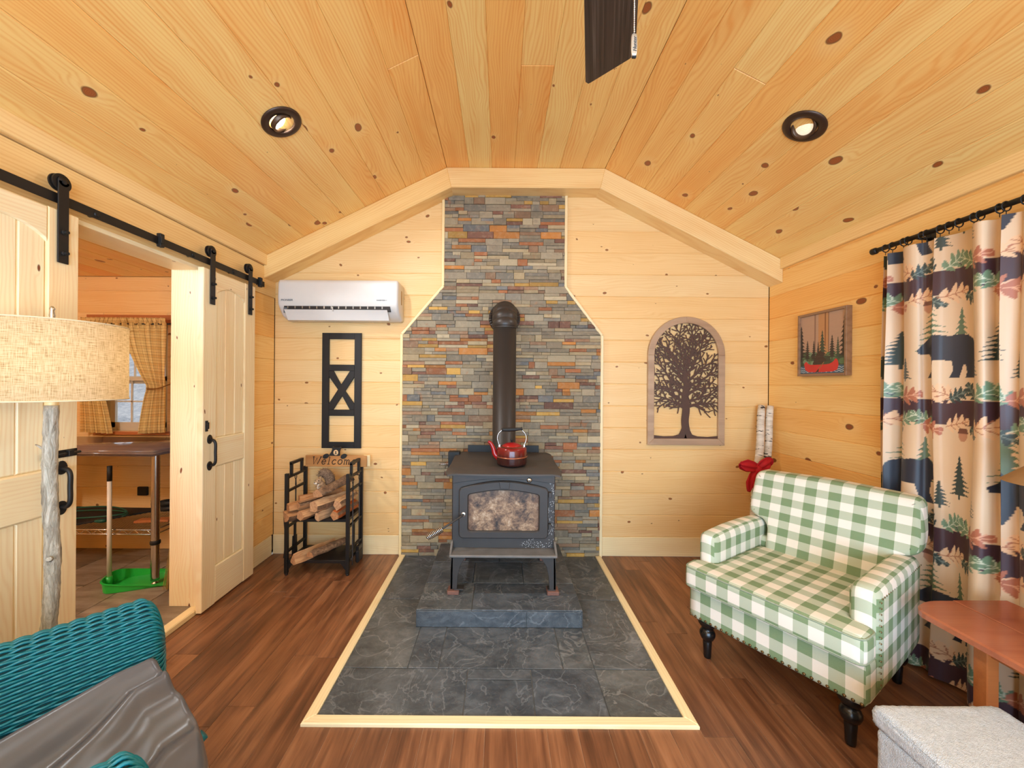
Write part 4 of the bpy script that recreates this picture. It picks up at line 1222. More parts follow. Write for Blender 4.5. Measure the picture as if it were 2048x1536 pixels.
# ------------------------------------------------------------------ arched tree wall art
ta = thing('tree_wall_art', 'arched grey wood frame holding a dark metal tree silhouette', 'wall art', (1.505, YB-.0005, .912))
M_GREYWOOD = pine('weathered_wood', srgb(196,164,134), srgb(150,116,90), srgb(96,66,46), WHITE, srgb(240,232,224), rings=70, thr=.9, contrast=.5)
TW, THt, fw = .312, 1.04, .052
cz = THt-TW                     # arch centre height
FB = frame_m((0,-.002,0), *AX_BACK)
def tpart(nm, poly, t, mat, par=None, lift=0.0, bev=.003):
    mb = MB(); mb.slab(poly, 0, t, bev); mb.v = [tuple(FB @ (Vector(q)+Vector((0,0,lift)))) for q in mb.v]
    return mb.build(nm, mat, par or ta)
tpart('frame_upright', [(-TW,0),(-TW+fw,fw),(-TW+fw,cz),(-TW,cz)], .024, M_GREYWOOD)
tpart('frame_upright', [(TW,0),(TW,cz),(TW-fw,cz),(TW-fw,fw)], .024, M_GREYWOOD)
tpart('frame_sill', [(-TW,0),(TW,0),(TW-fw,fw),(-TW+fw,fw)], .024, M_GREYWOOD)
for a0, a1 in ((0, PI/2), (PI/2, PI)):
    n = 16; an = [lerp(a0, a1, i/n) for i in range(n+1)]
    tpart('frame_arch', [(TW*math.cos(a), cz+TW*math.sin(a)) for a in an] + [((TW-fw)*math.cos(a), cz+(TW-fw)*math.sin(a)) for a in an[::-1]], .024, M_GREYWOOD)
M_RUST = plain('dark_bronze_sheet', srgb(88,62,50), .55, .15, .08)
IW = TW-fw+.003
def inside(x, z, mg=0.0):
    if z < cz: return abs(x) < IW-mg
    return math.hypot(x, z-cz) < IW-mg
rt = random.Random(21); tm = MB()
def ribbon(pts, ws):
    L = []; Rr = []
    for i, (x, z) in enumerate(pts):
        xa, za = pts[max(i-1,0)]; xb, zb = pts[min(i+1,len(pts)-1)]
        d = Vector((xb-xa, zb-za)); d = d.normalized() if d.length else Vector((0,1))
        L.append((x-d.y*ws[i]/2, z+d.x*ws[i]/2)); Rr.append((x+d.y*ws[i]/2, z-d.x*ws[i]/2))
    n = len(pts); vs = []
    dy_ = len(tm.f)*1.2e-7
    for lst, y in ((L,-.013-dy_),(Rr,-.013-dy_),(L,-.010-dy_),(Rr,-.010-dy_)): vs += [(x, y, z) for x, z in lst]
    fs = []
    for i in range(n-1):
        fs += [(n+i, n+i+1, i+1, i), (2*n+i, 2*n+i+1, 3*n+i+1, 3*n+i), (i, i+1, 2*n+i+1, 2*n+i), (3*n+i, 3*n+i+1, n+i+1, n+i)]
    fs += [(0, 2*n, 3*n, n), (n-1, 2*n-1, 4*n-1, 3*n-1)]
    tm.add(vs, fs)
# trunk, limbs, boughs and twigs; a twig stops where another is close
rt = random.Random(12); BR = []; occ = {}
def mark(x, z, key): occ.setdefault((int(x//.012), int(z//.012)), []).append((x, z, key))
def free(x, z, own, d):
    i, j = int(x//.012), int(z//.012)
    for p in (i-1, i, i+1):
        for q in (j-1, j, j+1):
            for (a, b, o) in occ.get((p, q), ()):
                if o != own and (a-x)**2+(b-z)**2 < d*d: return False
    return True
def grow(x, z, a, curl, L, w0, w1, depth, sid, step=.008):
    pts = [(x, z)]; key = len(BR)+1000*depth+rt.random(); n = int(L/step); hit = False
    for k in range(n):
        a += curl*step + rt.uniform(-.13, .13)
        x += math.cos(a)*step; z += math.sin(a)*step
        if not inside(x, z, -.004): break
        if depth > 0 and k > 2 and not free(x, z, key, .0115):
            if depth > 1 or rt.random() < .5: break
        pts.append((x, z))
        if k > 1 or depth == 0: mark(x, z, key)
    if len(pts) < 3: return
    ws = [lerp(w0, w1, k/(len(pts)-1)) for k in range(len(pts))]
    BR.append((pts, ws)); return pts, ws
trunk = [(.004*math.sin(k*.4), .055+.012*k) for k in range(64)]
BR.append((trunk, [lerp(.080,.060,min(1,k/8)) if k < 26 else lerp(.062,.012,((k-26)/37)**.75) for k in range(64)]))
for q in trunk: mark(q[0], q[1], -1)
lv1 = []
for z0, s, a, cu, L, w in ((.300,-1,.62,-3.2,.30,.026),(.305,1,.60,-3.4,.30,.026),(.345,-1,.35,-.6,.27,.022),(.350,1,.30,-.5,.27,.022),(.395,-1,.80,-1.8,.32,.024),(.40,1,.75,-1.4,.32,.024),
   (.450,1,.80,-.8,.38,.024),(.455,-1,.78,-.3,.38,.024),(.505,-1,.90,-.6,.42,.022),(.510,1,.82,.5,.42,.022),(.560,1,1.02,-.8,.42,.020),(.565,-1,.92,.5,.42,.020),
   (.615,-1,1.12,-.8,.40,.018),(.62,1,1.02,.5,.40,.018),(.67,1,1.22,-.6,.34,.015),(.675,-1,1.12,.5,.34,.015),(.73,-1,1.35,-.6,.24,.012),(.735,1,1.25,1.0,.24,.012)):
    an = a if s > 0 else math.pi-a
    r = grow(s*.010, z0, an, cu*s, L, w, .0075, 0, 0)
    if r: lv1.append(r)
lv2 = []
for pts, ws in lv1:
    side = 1; k = 3
    while k < len(pts)-1:
        dx, dz = pts[k][0]-pts[k-1][0], pts[k][1]-pts[k-1][1]; a = math.atan2(dz, dx)
        for sd in ((side,) if rt.random() < .5 else (side, -side)):
            r = grow(pts[k][0], pts[k][1], a+sd*rt.uniform(.6,1.0), -sd*rt.uniform(0,5), rt.uniform(.07,.16), min(.012, ws[k]*.8), .0080, 1, 0)
            if r: lv2.append(r)
        side = -side; k += rt.choice((3,4))
for k in range(50, 63, 3):
    for sd in (-1,1):
        r = grow(trunk[k][0], trunk[k][1], math.pi/2+sd*rt.uniform(.3,.7), 0, rt.uniform(.08,.16), .009, .006, 1, 0)
        if r: lv2.append(r)
lv3 = []
for pts, ws in list(lv2):
    side = rt.choice((-1,1)); k = 3
    while k < len(pts)-1:
        dx, dz = pts[k][0]-pts[k-1][0], pts[k][1]-pts[k-1][1]; a = math.atan2(dz, dx)
        r = grow(pts[k][0], pts[k][1], a+side*rt.uniform(.6,1.1), -side*rt.uniform(0,6), rt.uniform(.03,.09), .0085, .0070, 2, 0)
        if r: lv3.append(r)
        side = -side; k += rt.choice((3,4))
for pts, ws in BR: ribbon(pts, ws)
ribbon([(-.05,.055),(-.03,.075),(-.012,.13)], [.07,.05,.04]); ribbon([(.045,.055),(.03,.075),(.008,.13)], [.07,.05,.04])
gp = [(-IW, fw-.004), (IW, fw-.004), (IW,.074),(.18,.066),(.10,.070),(.05,.085),(-.05,.085),(-.10,.072),(-.18,.070),(-IW,.078)]
mb = MB(); mb.slab(gp, 0, .003, 0); tm.add([tuple(FB @ (Vector(q)+Vector((0,0,.008)))) for q in mb.v], mb.f)
tm.build('metal_tree', M_RUST, ta)

# ------------------------------------------------------------------ birch poles with a red bow in the corner
def birchmat():
    t = NT('birch_bark'); v, r = t.objr()
    f = t.noise(t.vmul(v, (8,8,34)), 1.0, 4, .65); g = t.noise(t.vmul(v, (14,14,46)), 1.2, 2, .5, .3)
    c = t.ramp(f, [(.3, srgb(190,170,146)), (.55, srgb(226,212,194)), (.75, srgb(242,234,222))])
    c = t.mix(t.math('MULTIPLY', t.math('SUBTRACT', g, .58), 14.0, clamp=True), c, srgb(58,46,40))
    return t.out(c, .8, None, f, .4, .003)
M_BIRCH = birchmat()
def pole(label, p, q, r):
    p, q = Vector(p), Vector(q); d = (q-p).normalized(); L = (q-p).length
    mb = MB(); n = 26
    mb.tube([(.004*math.sin(k*.7), .004*math.cos(k*.5), L*k/n) for k in range(n+1)], [r*(1.08-.16*k/n+.02*math.sin(k*2.1)) for k in range(n+1)], 16)
    sx = d.orthogonal().normalized(); o = mb.build('birch_pole', M_BIRCH, None, frame_m(p, sx, d.cross(sx), d))
    tag(o, label, 'birch pole', 'birch poles leaning in the corner')
pole('white birch pole leaning in the corner, the left one tied with the bow', (1.80, 2.80, .03), (2.095, 3.12, 1.235), .029)
pole('white birch pole leaning in the corner, the right one behind the bow', (1.925, 2.90, .03), (2.150, 3.10, 1.235), .027)
bow = thing('red_bow', 'red cloth bow tied around the birch poles', 'bow', P(1513, 938, 2.90))
M_REDCLOTH = plain('red_cloth', srgb(188,14,28), .75, 0, .12, 30, .25, 60)
def ribcloth(nm, pts, ws, nrm=(0,-1,0), puff=.02):
    pts = bez(pts, 6); m = len(pts)
    def fn(a, b):
        i = min(int(b*(m-1)+.5), m-1); p = pts[i]
        d = (pts[min(i+1,m-1)]-pts[max(i-1,0)]).normalized(); s = d.cross(Vector(nrm)).normalized()
        t = b*(len(ws)-1); k = min(int(t), len(ws)-2); w = lerp(ws[k], ws[k+1], t-k)
        u = 2*a-1
        return tuple(p + s*(u*w/2) + Vector(nrm)*(puff*(1-u*u) + .008*math.sin(u*6+b*5)))
    mb = MB().grid(fn, 9, m); o = mb.build(nm, M_REDCLOTH, bow)
    md = o.modifiers.new('s', 'SOLIDIFY'); md.thickness = .003
ribcloth('bow_loop', [(.01,-.01,.0),(-.04,-.030,.020),(-.095,-.030,.035),(-.135,-.020,.040),(-.115,-.002,.028),(-.06,.004,.005),(0,0,0)], [.035,.075,.085,.022,.06,.06,.03], puff=.008)
ribcloth('bow_loop', [(-.01,-.01,0),(.025,-.030,.035),(.060,-.030,.052),(.092,-.012,.058),(.075,.004,.035),(.035,.004,.005),(0,0,0)], [.035,.080,.085,.055,.07,.05,.03], puff=.008)
ribcloth('bow_tail', [(-.005,-.014,-.005),(-.035,-.026,-.05),(-.055,-.024,-.10),(-.068,-.018,-.165)], [.045,.085,.080,.012], puff=.006)
ribcloth('bow_tail', [(.002,-.016,-.01),(-.006,-.034,-.08),(-.004,-.030,-.16),(.022,-.018,-.265)], [.05,.085,.088,.070], puff=.006)
kn = MB(); ellipsoid(kn, (0,-.02,0), (.028,.022,.032)); kn.build('bow_knot', M_REDCLOTH, bow)
bd = MB(); bd.tube([(.005+.055*math.cos(a), .035+.05*math.sin(a), .004*math.sin(2*a)) for a in [2*PI*k/24 for k in range(25)]], .012, 8, caps=False, squash=2.2); bd.build('bow_band', M_REDCLOTH, bow)

# ------------------------------------------------------------------ printed cloth and pictures, drawn as colours on a fine mesh
def pip(poly, X, Y):
    ins = np.zeros(X.shape, bool); n = len(poly)
    for i in range(n):
        x1, y1 = poly[i]; x2, y2 = poly[(i+1) % n]
        if y1 == y2: continue
        c = ((y1 > Y) != (y2 > Y)) & (X < (x2-x1)*(Y-y1)/(y2-y1)+x1)
        ins ^= c
    return ins
class Canvas:
    def __init__(self, w, h, res, base):
        self.nx, self.ny = int(round(w/res))+1, int(round(h/res))+1
        self.xs = np.linspace(0, w, self.nx); self.ys = np.linspace(0, h, self.ny)
        self.img = np.zeros((self.ny, self.nx, 4), np.float32); self.img[:] = base
    def poly(self, pts, col):
        px = [p[0] for p in pts]; py = [p[1] for p in pts]
        i0, i1 = np.searchsorted(self.xs, [min(px), max(px)]); j0, j1 = np.searchsorted(self.ys, [min(py), max(py)])
        if i1 <= i0 or j1 <= j0: return
        X, Y = np.meshgrid(self.xs[i0:i1], self.ys[j0:j1])
        m = pip(pts, X, Y); self.img[j0:j1, i0:i1][m] = col
    def line(self, pts, w, col):
        for (xa, ya), (xb, yb) in zip(pts, pts[1:]):
            d = Vector((xb-xa, yb-ya))
            if d.length < 1e-6: continue
            d.normalize(); nx_, ny_ = -d.y*w/2, d.x*w/2
            self.poly([(xa+nx_,ya+ny_),(xb+nx_,yb+ny_),(xb-nx_,yb-ny_),(xa-nx_,ya-ny_)], col)
def fir(cx, z, h, w, rr, layers=8):
    Lp, Rp = [], []
    for i in range(layers):
        t0 = i/layers; zt = z+h*(1-t0*.9); zb = z+h*(1-(i+1)/layers*.9)
        ww = w/2*((i+1)/layers)**.85
        Lp += [(cx-ww*.32*rr.uniform(.7,1), zt-h*.02), (cx-ww*rr.uniform(.8,1.1), zb-h*.01), (cx-ww*.5, zb+h*.012)]
        Rp += [(cx+ww*.32*rr.uniform(.7,1), zt-h*.02), (cx+ww*rr.uniform(.8,1.1), zb-h*.01), (cx+ww*.5, zb+h*.012)]
    base = [(cx-w*.04, z+h*.1), (cx-w*.04, z), (cx+w*.04, z), (cx+w*.04, z+h*.1)]
    return [(cx, z+h)] + Lp + base + Rp[::-1]
BEAR = [(0,.40),(.01,.55),(.06,.68),(.16,.76),(.30,.78),(.45,.76),(.58,.80),(.68,.78),(.73,.83),(.77,.85),(.80,.79),(.87,.70),(.95,.60),(1.0,.53),(.98,.46),(.90,.45),(.82,.44),(.80,.34),(.79,.18),(.83,.06),(.86,0),(.70,0),(.67,.10),(.62,.32),(.52,.32),(.41,.31),(.38,.15),(.42,.04),(.44,0),(.28,0),(.25,.10),(.22,.24),(.18,.22),(.16,.10),(.18,0),(.02,0),(.0,.15)]
def bear(x, z, w, flip=False):
    return [(x+(1-a if flip else a)*w, z+b*w*.82) for a, b in BEAR]
def oak(x, z, L, ang, w=.40):
    """lobed leaf outline and its veins"""
    top, bot, vn = [], [], []
    for i in range(61):
        t = i/60; env = math.sin(PI*min(1, (.04+.96*t)**.75))**.6
        lobe = (.5+.5*math.cos(2*PI*(3.5*t-.30)))**.7
        hw_ = max(.012, env*w*(.20+.80*lobe))*L; sk = .16*L*lobe*env
        top.append((t*L+sk-.06*L, hw_)); bot.append((t*L+sk-.06*L, -hw_))
    c, s = math.cos(ang), math.sin(ang); R = lambda a, b: (x+a*c-b*s, z+a*s+b*c)
    veins = [[R(-.10*L, 0), R(L*.92, 0)]]
    for t in (.22, .48, .74):
        for sg_ in (-1, 1): veins.append([R((t-.12)*L, 0), R((t+.10)*L, sg_*w*.62*L*math.sin(PI*t**.75))])
    return [R(a, b) for a, b in top+bot[::-1]], veins
CRE, BUR, NAV = srgb(228,194,158), srgb(72,44,50), srgb(44,46,58); OUTL = srgb(104,66,54)
GRN, DGR, RST, TAN, LEAFG = srgb(98,118,90), srgb(58,70,66), srgb(186,112,84), srgb(236,192,150), srgb(116,140,108)
CW, CH, CR = 1.30, 2.10, .0040
cv = Canvas(CW, CH, CR, CRE); rc = random.Random(5)
VEIN = {GRN: srgb(196,200,170), LEAFG: srgb(206,208,180), DGR: srgb(120,130,118), RST: srgb(228,170,136), TAN: srgb(184,116,84)}
def leaf(x, z, L, a, cc):
    pl, veins = oak(x, z, L, a); cv.poly(pl, cc)
    for q in veins: cv.line(q, .0038, VEIN[cc])
REP = .60
for k in range(5):
    zb = .050 + .61*k                      # burgundy band centre
    cv.poly(rect(0, CW, zb-.058, zb+.058), BUR)
    for rep in range(-1, 4):
        ox = rep*REP - .20*(k % 2) + .02; base = zb + .175
        cv.poly(fir(ox+.335, base+.09, .30, .215, rc, 10), GRN); cv.poly(fir(ox+.475, base+.06, .25, .13, rc, 9), GRN)
        cv.poly(fir(ox+.085, base+.035, .20, .145, rc, 9), DGR); cv.poly(fir(ox+.185, base-.03, .12, .08, rc, 7), DGR)
        cv.poly(fir(ox-.015, base-.02, .13, .08, rc, 7), DGR)
        cv.poly(bear(ox+.245, base-.015, .315, (rep+k) % 2 == 0), NAV)
        for dx, zz, a, L, cc in ((.06,.072,.55,.09,DGR),(.00,.066,.62,.115,LEAFG),(.16,.066,2.75,.115,LEAFG),(.15,.060,.20,.125,RST),(.33,.064,.38,.12,TAN),(.45,.064,2.70,.12,TAN),(.43,.060,.45,.10,DGR),(.56,.066,2.2,.09,DGR)):
            leaf(ox+dx, zb+zz, L, a, cc)
        for dx, zz, a, L, cc in ((-.01,-.068,.18,.13,TAN),(.10,-.070,-.45,.09,DGR),(.16,-.062,.45,.10,LEAFG),(.30,-.060,2.6,.105,LEAFG),(.27,-.070,-.18,.14,RST),(.42,-.066,.25,.12,TAN),(.54,-.070,-.5,.085,DGR)):
            leaf(ox+dx, zb+zz, L, a, cc)
        cv.poly([(ox+.50+.022*math.cos(a), zb-.105+.028*math.sin(a)) for a in [2*PI*i/14 for i in range(14)]], srgb(196,140,110)); cv.poly([(ox+.474,zb-.094),(ox+.526,zb-.094),(ox+.519,zb-.072),(ox+.481,zb-.072)], srgb(120,74,58))
def printed(name, cvs, fn, mat, parent, M=None):
    """mesh grid carrying the canvas colours; fn(x, y arrays) -> xyz arrays"""
    X, Y = np.meshgrid(cvs.xs, cvs.ys); V = np.stack(fn(X, Y), -1).reshape(-1, 3)
    ny, nx = X.shape; idx = np.arange(nx*ny).reshape(ny, nx)
    Fq = np.stack([idx[:-1,:-1], idx[:-1,1:], idx[1:,1:], idx[1:,:-1]], -1).reshape(-1, 4)
    me = bpy.data.meshes.new(name)
    me.vertices.add(len(V)); me.vertices.foreach_set('co', V.ravel().astype(np.float32))
    me.loops.add(Fq.size); me.loops.foreach_set('vertex_index', Fq.ravel().astype(np.int32))
    me.polygons.add(len(Fq)); me.polygons.foreach_set('loop_start', np.arange(0, Fq.size, 4).astype(np.int32))
    me.update(calc_edges=True)
    me.polygons.foreach_set('use_smooth', np.ones(len(Fq), bool))
    ca = me.color_attributes.new('col', 'FLOAT_COLOR', 'POINT'); ca.data.foreach_set('color', cvs.img.reshape(-1).astype(np.float32))
    me.materials.append(mat); me.update()
    return link(name, me, parent, M)
def printmat(name, rough, sheen=0.0, weave=0.0, grain=None):
    t = NT(name); a = t.n('ShaderNodeVertexColor', {'layer_name': 'col'}).outputs[0]
    v = t.obj()
    if grain: a = t.mix(t.math('MULTIPLY', t.noise(t.vmul(v, grain), 1.0, 4, .65), .30), a, srgb(150,120,100))
    t.out(a, rough, None, t.noise(v, 300, 2) if weave else None, weave or .3, .0005)
    if sheen: t.b.inputs['Sheen Weight'].default_value = sheen
    return t.m
M_PRINT = printmat('bear_print_cloth', .42, .15, .1)
cu = thing('window_curtain', 'cream and burgundy curtain printed with bears, firs and oak leaves', 'curtain', (2.10, 1.7, .012))
CM = Matrix.Translation(-cu.location)
def drape(s, z):
    # gathered folds: soft sine pleats, uneven, fading toward the hem
    t = s/CW
    ph = 2*PI*(t*8.6 + .35*np.sin(t*9.0) + .2*np.sin(t*23.0))
    amp = .027 + .011*np.sin(t*17.0)
    zf = z/CH
    w = np.sin(ph); w = np.sign(w)*np.abs(w)**.8
    y = 2.135 - s*.70 + .012*np.cos(ph)*np.sin(ph*.5) + .006*np.sin(zf*5+t*30)*(1-zf)
    x = 2.088 + amp*w*(.80+.25*(1-zf)) + .008*np.sin(zf*7.0+t*20)
    return [x, y, z + .012]
co = printed('curtain_cloth', cv, lambda X, Y: drape(X, Y), M_PRINT, cu, CM)
rd = thing('curtain_rod', 'black curtain rod with rings above the bear-print curtain', 'curtain rod', (2.088, 1.6, 2.155))
RMx = Matrix.Translation(-rd.location)
MB().tube([(2.088, .2, 2.155), (2.088, 2.165, 2.155)], .0125, 14).build('pole', M_BLACK, rd, RMx)
MB().tube([(2.088, 2.165, 2.155), (2.088, 2.175, 2.155), (2.088, 2.195, 2.155), (2.088, 2.20, 2.155)], [.0135,.018,.018,.012], 14).build('end_cap', M_BLACK, rd, RMx)
MB().tube([(2.088, 1.98, 2.155), (2.15, 1.98, 2.150), (XR-.001, 1.98, 2.150)], .007, 8).cbox(XR-.008, XR-.0005, 1.96, 2.0, 2.10, 2.19, .001).build('bracket', M_BLACK, rd, RMx)
for k in range(22):
    yy = 2.12 - k*.043 + .012*math.sin(k*2.7)
    MB().tube([(2.088+.020*math.cos(a), yy, 2.149+.020*math.sin(a)) for a in [2*PI*j/14 for j in range(15)]], .0026, 6, caps=False).tube([(2.088, yy, 2.129), (2.088, yy, 2.112)], .0016, 5).build('ring', M_BLACKMATTE, rd, RMx)

# ------------------------------------------------------------------ canoe picture on the right wall
pc = thing('canoe_picture', 'framed picture of a bear paddling a red canoe before fir trees', 'picture', (XR-.0005, 2.625, 1.467))
PW_, PH_ = .40, .437
cp = Canvas(PW_-.03, PH_-.03, .0016, srgb(196,158,132)); rp = random.Random(8)
w_, h_ = PW_-.03, PH_-.03
cp.poly(rect(.33*w_, .36*w_, 0, h_), srgb(150,112,92)); cp.poly(rect(.42*w_, .64*w_, 0, h_), srgb(206,148,96)); cp.poly(rect(.56*w_,.585*w_,.45*h_,h_), srgb(150,92,50)); cp.poly(rect(.64*w_,.652*w_,0,h_), srgb(104,70,54))
cp.poly(rect(0, w_, .10*h_, .30*h_), srgb(44,72,50)); cp.poly(rect(0, w_, 0, .13*h_), srgb(58,104,128))
for k in range(26):
    x_, z_ = rp.uniform(0, w_), rp.uniform(.17,.34)*h_
    cp.poly([(x_+rp.uniform(.7,1)*.032*math.cos(a), z_+rp.uniform(.7,1)*.022*math.sin(a)) for a in [2*PI*i/9 for i in range(9)]], rp.choice([srgb(60,96,62), srgb(86,124,84), srgb(38,60,44), srgb(120,150,118)]))
DK, MG = srgb(30,36,34), srgb(44,74,56)
for fx, zb, hh, ww, cc in ((.02,.22,.62,.30,DK),(.97,.20,.72,.30,DK),(.17,.22,.36,.20,DK),(.32,.22,.34,.18,DK),(.42,.24,.30,.14,DK),(.51,.20,.52,.26,MG),(.72,.22,.40,.22,DK),(.84,.22,.36,.16,MG)):
    cp.poly(fir(fx*w_, zb*h_, hh*h_, ww*w_, rp, 9), cc)
for zz in (.035, .065, .10):
    cp.line([(x_*w_, zz*h_ + .004*math.sin(x_*60)) for x_ in [i/40 for i in range(41)]], .003, srgb(222,230,232))
bd_ = [(.30,.16),(.32,.22),(.37,.31),(.42,.37),(.47,.385),(.50,.36),(.56,.345),(.575,.325),(.55,.305),(.53,.29),(.56,.26),(.60,.22),(.585,.20),(.54,.21),(.54,.16)]
cp.poly([(a*w_, b*h_) for a, b in bd_], srgb(46,34,28))
cn = [(.09,.17),(.12,.205),(.15,.21),(.19,.175),(.25,.155),(.5,.15),(.66,.155),(.74,.185),(.79,.235),(.82,.23),(.845,.19),(.855,.13),(.83,.06),(.74,.03),(.4,.025),(.20,.03),(.12,.07)]
cp.poly([(a*w_, b*h_) for a, b in cn], srgb(222,44,42))
cp.line([(.55*w_,.19*h_),(.42*w_,.07*h_)], .005, srgb(160,110,60)); cp.poly([(.44*w_,.09*h_),(.36*w_,.025*h_),(.43*w_,.03*h_)], srgb(30,24,22))
PMx = frame_m((0,0,0), *AX_RIGHT)
M_PICT = printmat('painted_boards', .6, 0, .15, (8, 120, 3))
def ppart(nm, x0, x1, z0, z1, t, mat, bev=.002):
    mb = MB(); mb.slab(rect(0, x1-x0, 0, z1-z0), 0, t, bev); return mb.build(nm, mat, pc, PMx @ Matrix.Translation((x0, z0, 0)))
M_PFRAME = pine('brown_frame', srgb(160,122,92), srgb(116,80,56), srgb(70,44,30), WHITE, WHITE, rings=120, thr=.95)
fwp = .017
ppart('frame_side', -PW_/2, -PW_/2+fwp, 0, PH_, .036, M_PFRAME); ppart('frame_side', PW_/2-fwp, PW_/2, 0, PH_, .036, M_PFRAME)
ppart('frame_rail', -PW_/2+fwp, PW_/2-fwp, 0, fwp, .036, M_PFRAME); ppart('frame_rail', -PW_/2+fwp, PW_/2-fwp, PH_-fwp, PH_, .036, M_PFRAME)
printed('painting', cp, lambda X, Y: [X-w_/2, Y+.015, X*0+.024], M_PICT, pc, PMx)
ppart('backing', -PW_/2+.01, PW_/2-.01, .01, PH_-.01, .022, M_PFRAME)
# ------------------------------------------------------------------ checked armchair
def plaid(name):
    t = NT(name); uv = t.n('ShaderNodeTexCoord').outputs['UV']; sp = t.n('ShaderNodeSeparateXYZ', None, Vector=uv)
    def stripe(s):
        return t.math('GREATER_THAN', t.math('FRACT', t.math('MULTIPLY_ADD', s, 1/.104, 20.25)), .5)
    a, b = stripe(sp.outputs[0]), stripe(sp.outputs[1])
    f = t.math('MULTIPLY', t.math('ADD', a, b), .5)
    wv = t.noise(t.vmul(uv, (500, 500, 1)), 1.0, 2)
    c = t.ramp(f, [(0, srgb(240,230,216)), (.5, srgb(186,192,168)), (1, srgb(122,144,104))])
    c.node.color_ramp.interpolation = 'CONSTANT'
    e = c.node.color_ramp.elements; e[0].position = 0; e[1].position = .25; e[2].position = .75
    c = t.mix(t.math('MULTIPLY', t.math('SUBTRACT', wv, .5), .35, clamp=True), c, srgb(250,246,236))
    return t.out(c, .85, None, wv, .15, .0006)
M_PLAID = plaid('green_check_cloth')
M_PIPING = plain('piping_cloth', srgb(150,160,136), .9, 0, .25, 90)
M_LEGBLK = plain('black_lacquer', srgb(20,18,17), .25, 0, .1)
chair = thing('armchair', 'green and white checked armchair with black turned legs', 'armchair', (1.226, 1.765, 0), math.radians(-57.7))
def upholster(nm, mb, **k): return mb.build(nm, M_PLAID, chair, None, uv=True)
# legs
LEG = [(0,.002),(.016,.002),(.018,.01),(.0195,.05),(.0215,.085),(.019,.092),(.030,.10),(.037,.118),(.037,.13),(.029,.146),(.022,.152),(.032,.160),(.043,.176),(.045,.19),(.044,.215),(0,.215)]
for sx in (-1,1):
    for yy in (0.0, .60):
        MB().lathe(LEG, 24, (sx*.285, yy, 0)).build('leg', M_LEGBLK, chair)
# base box
mb = MB(); mb.rbox((0, .285, .285), (.70, .70, .17), .022, 8); upholster('base', mb)
# arms
for s in (-1,1):
    def arm(q):
        f = (q.y+.30)/.60
        q.x += s*.004*math.sin(PI*f)
        if q.z > 0: q.z += .012*math.sin(PI*min(1,max(0,f))) 
        return q
    mb = MB(); mb.rbox((s*.310, .325, .415), (.098, .60, .41), .040, 10, arm); upholster('arm', mb)
# seat cushion, T-shaped
def roundpoly(pts, r, k=5):
    out = []; n = len(pts)
    for i in range(n):
        p0, p1, p2 = Vector(pts[i-1]), Vector(pts[i]), Vector(pts[(i+1) % n])
        d0, d1 = p0-p1, p2-p1; q = min(r, d0.length*.48, d1.length*.48)
        a_, b_ = p1+d0.normalized()*q, p1+d1.normalized()*q
        for j in range(k+1):
            t = j/k; out.append(tuple(a_*(1-t)**2 + p1*2*t*(1-t) + b_*t*t))
    return out
def puff(outline, h, r, k=6, crown=0.0):
    """soft slab over a counter-clockwise outline, from 0 to h, rim rounded with radius r"""
    n = len(outline); bm = bmesh.new(); rings = []
    for j in range(2*k+2):
        if j <= k: th = PI/2*j/k; z = r-r*math.cos(th); d = r-r*math.sin(th)
        else: th = PI/2*(j-k-1)/k; z = h-r+r*math.sin(th); d = r-r*math.cos(th)
        rings.append([bm.verts.new((x, y, z)) for x, y in (inset(outline, d) if d > 1e-6 else outline)])
    for a_, b_ in zip(rings, rings[1:]):
        for i in range(n): bm.faces.new((a_[i], a_[(i+1) % n], b_[(i+1) % n], b_[i]))
    caps = [bm.faces.new(rings[0][::-1]), bm.faces.new(rings[-1])]
    bmesh.ops.triangulate(bm, faces=caps)
    return bm
outl = roundpoly([(-.352,-.108),(.352,-.108),(.360,.020),(.266,.034),(.266,.50),(-.266,.50),(-.266,.034),(-.360,.020)], .040)
bm = puff(outl, .112, .024)
for q in bm.verts: q.co.z += .370
upholster('seat_cushion', MB().addbm(bm, smooth=True))
def loop_tube(pts, z, r):
    return MB().tube([(x, y, z) for x, y in pts], r, 6)
_rim = [(-.262,.40),(-.262,.06),(-.300,.030),(-.350,.018),(-.372,-.02),(-.374,-.07),(-.35,-.104),(0,-.112),(.35,-.104),(.374,-.07),(.372,-.02),(.350,.018),(.300,.030),(.262,.06),(.262,.40)]
rim = inset(outl, .004); rim.append(rim[0])
for zz in (.370+.112-.010, .370+.010):
    MB().tube([(x, y, zz) for x, y in rim], .0042, 6, caps=False).build('piping', M_PIPING, chair)
# back with flared shoulders
bo_ = [(-.264,.40),(.264,.40),(.268,.585),(.290,.618),(.350,.632),(.378,.655),(.384,.72),(.372,.86),(.350,.885),(0,.898),(-.350,.885),(-.372,.86),(-.384,.72),(-.378,.655),(-.350,.632),(-.290,.618),(-.268,.585)]
sh = lambda z: .455 + (z-.40)*.30
bm = puff(roundpoly([(x*.945+.014, z) for x, z in bo_], .03, 4), .115, .030)
for q in bm.verts: q.co = Vector((q.co.x, sh(q.co.y)+.115-q.co.z, q.co.y))
bmesh.ops.recalc_face_normals(bm, faces=bm.faces[:])
upholster('backrest', MB().addbm(bm, smooth=True))
mb = MB(); mb.rbox((0, .575, .36), (.69, .13, .34), .02, 6); upholster('back_panel', mb)
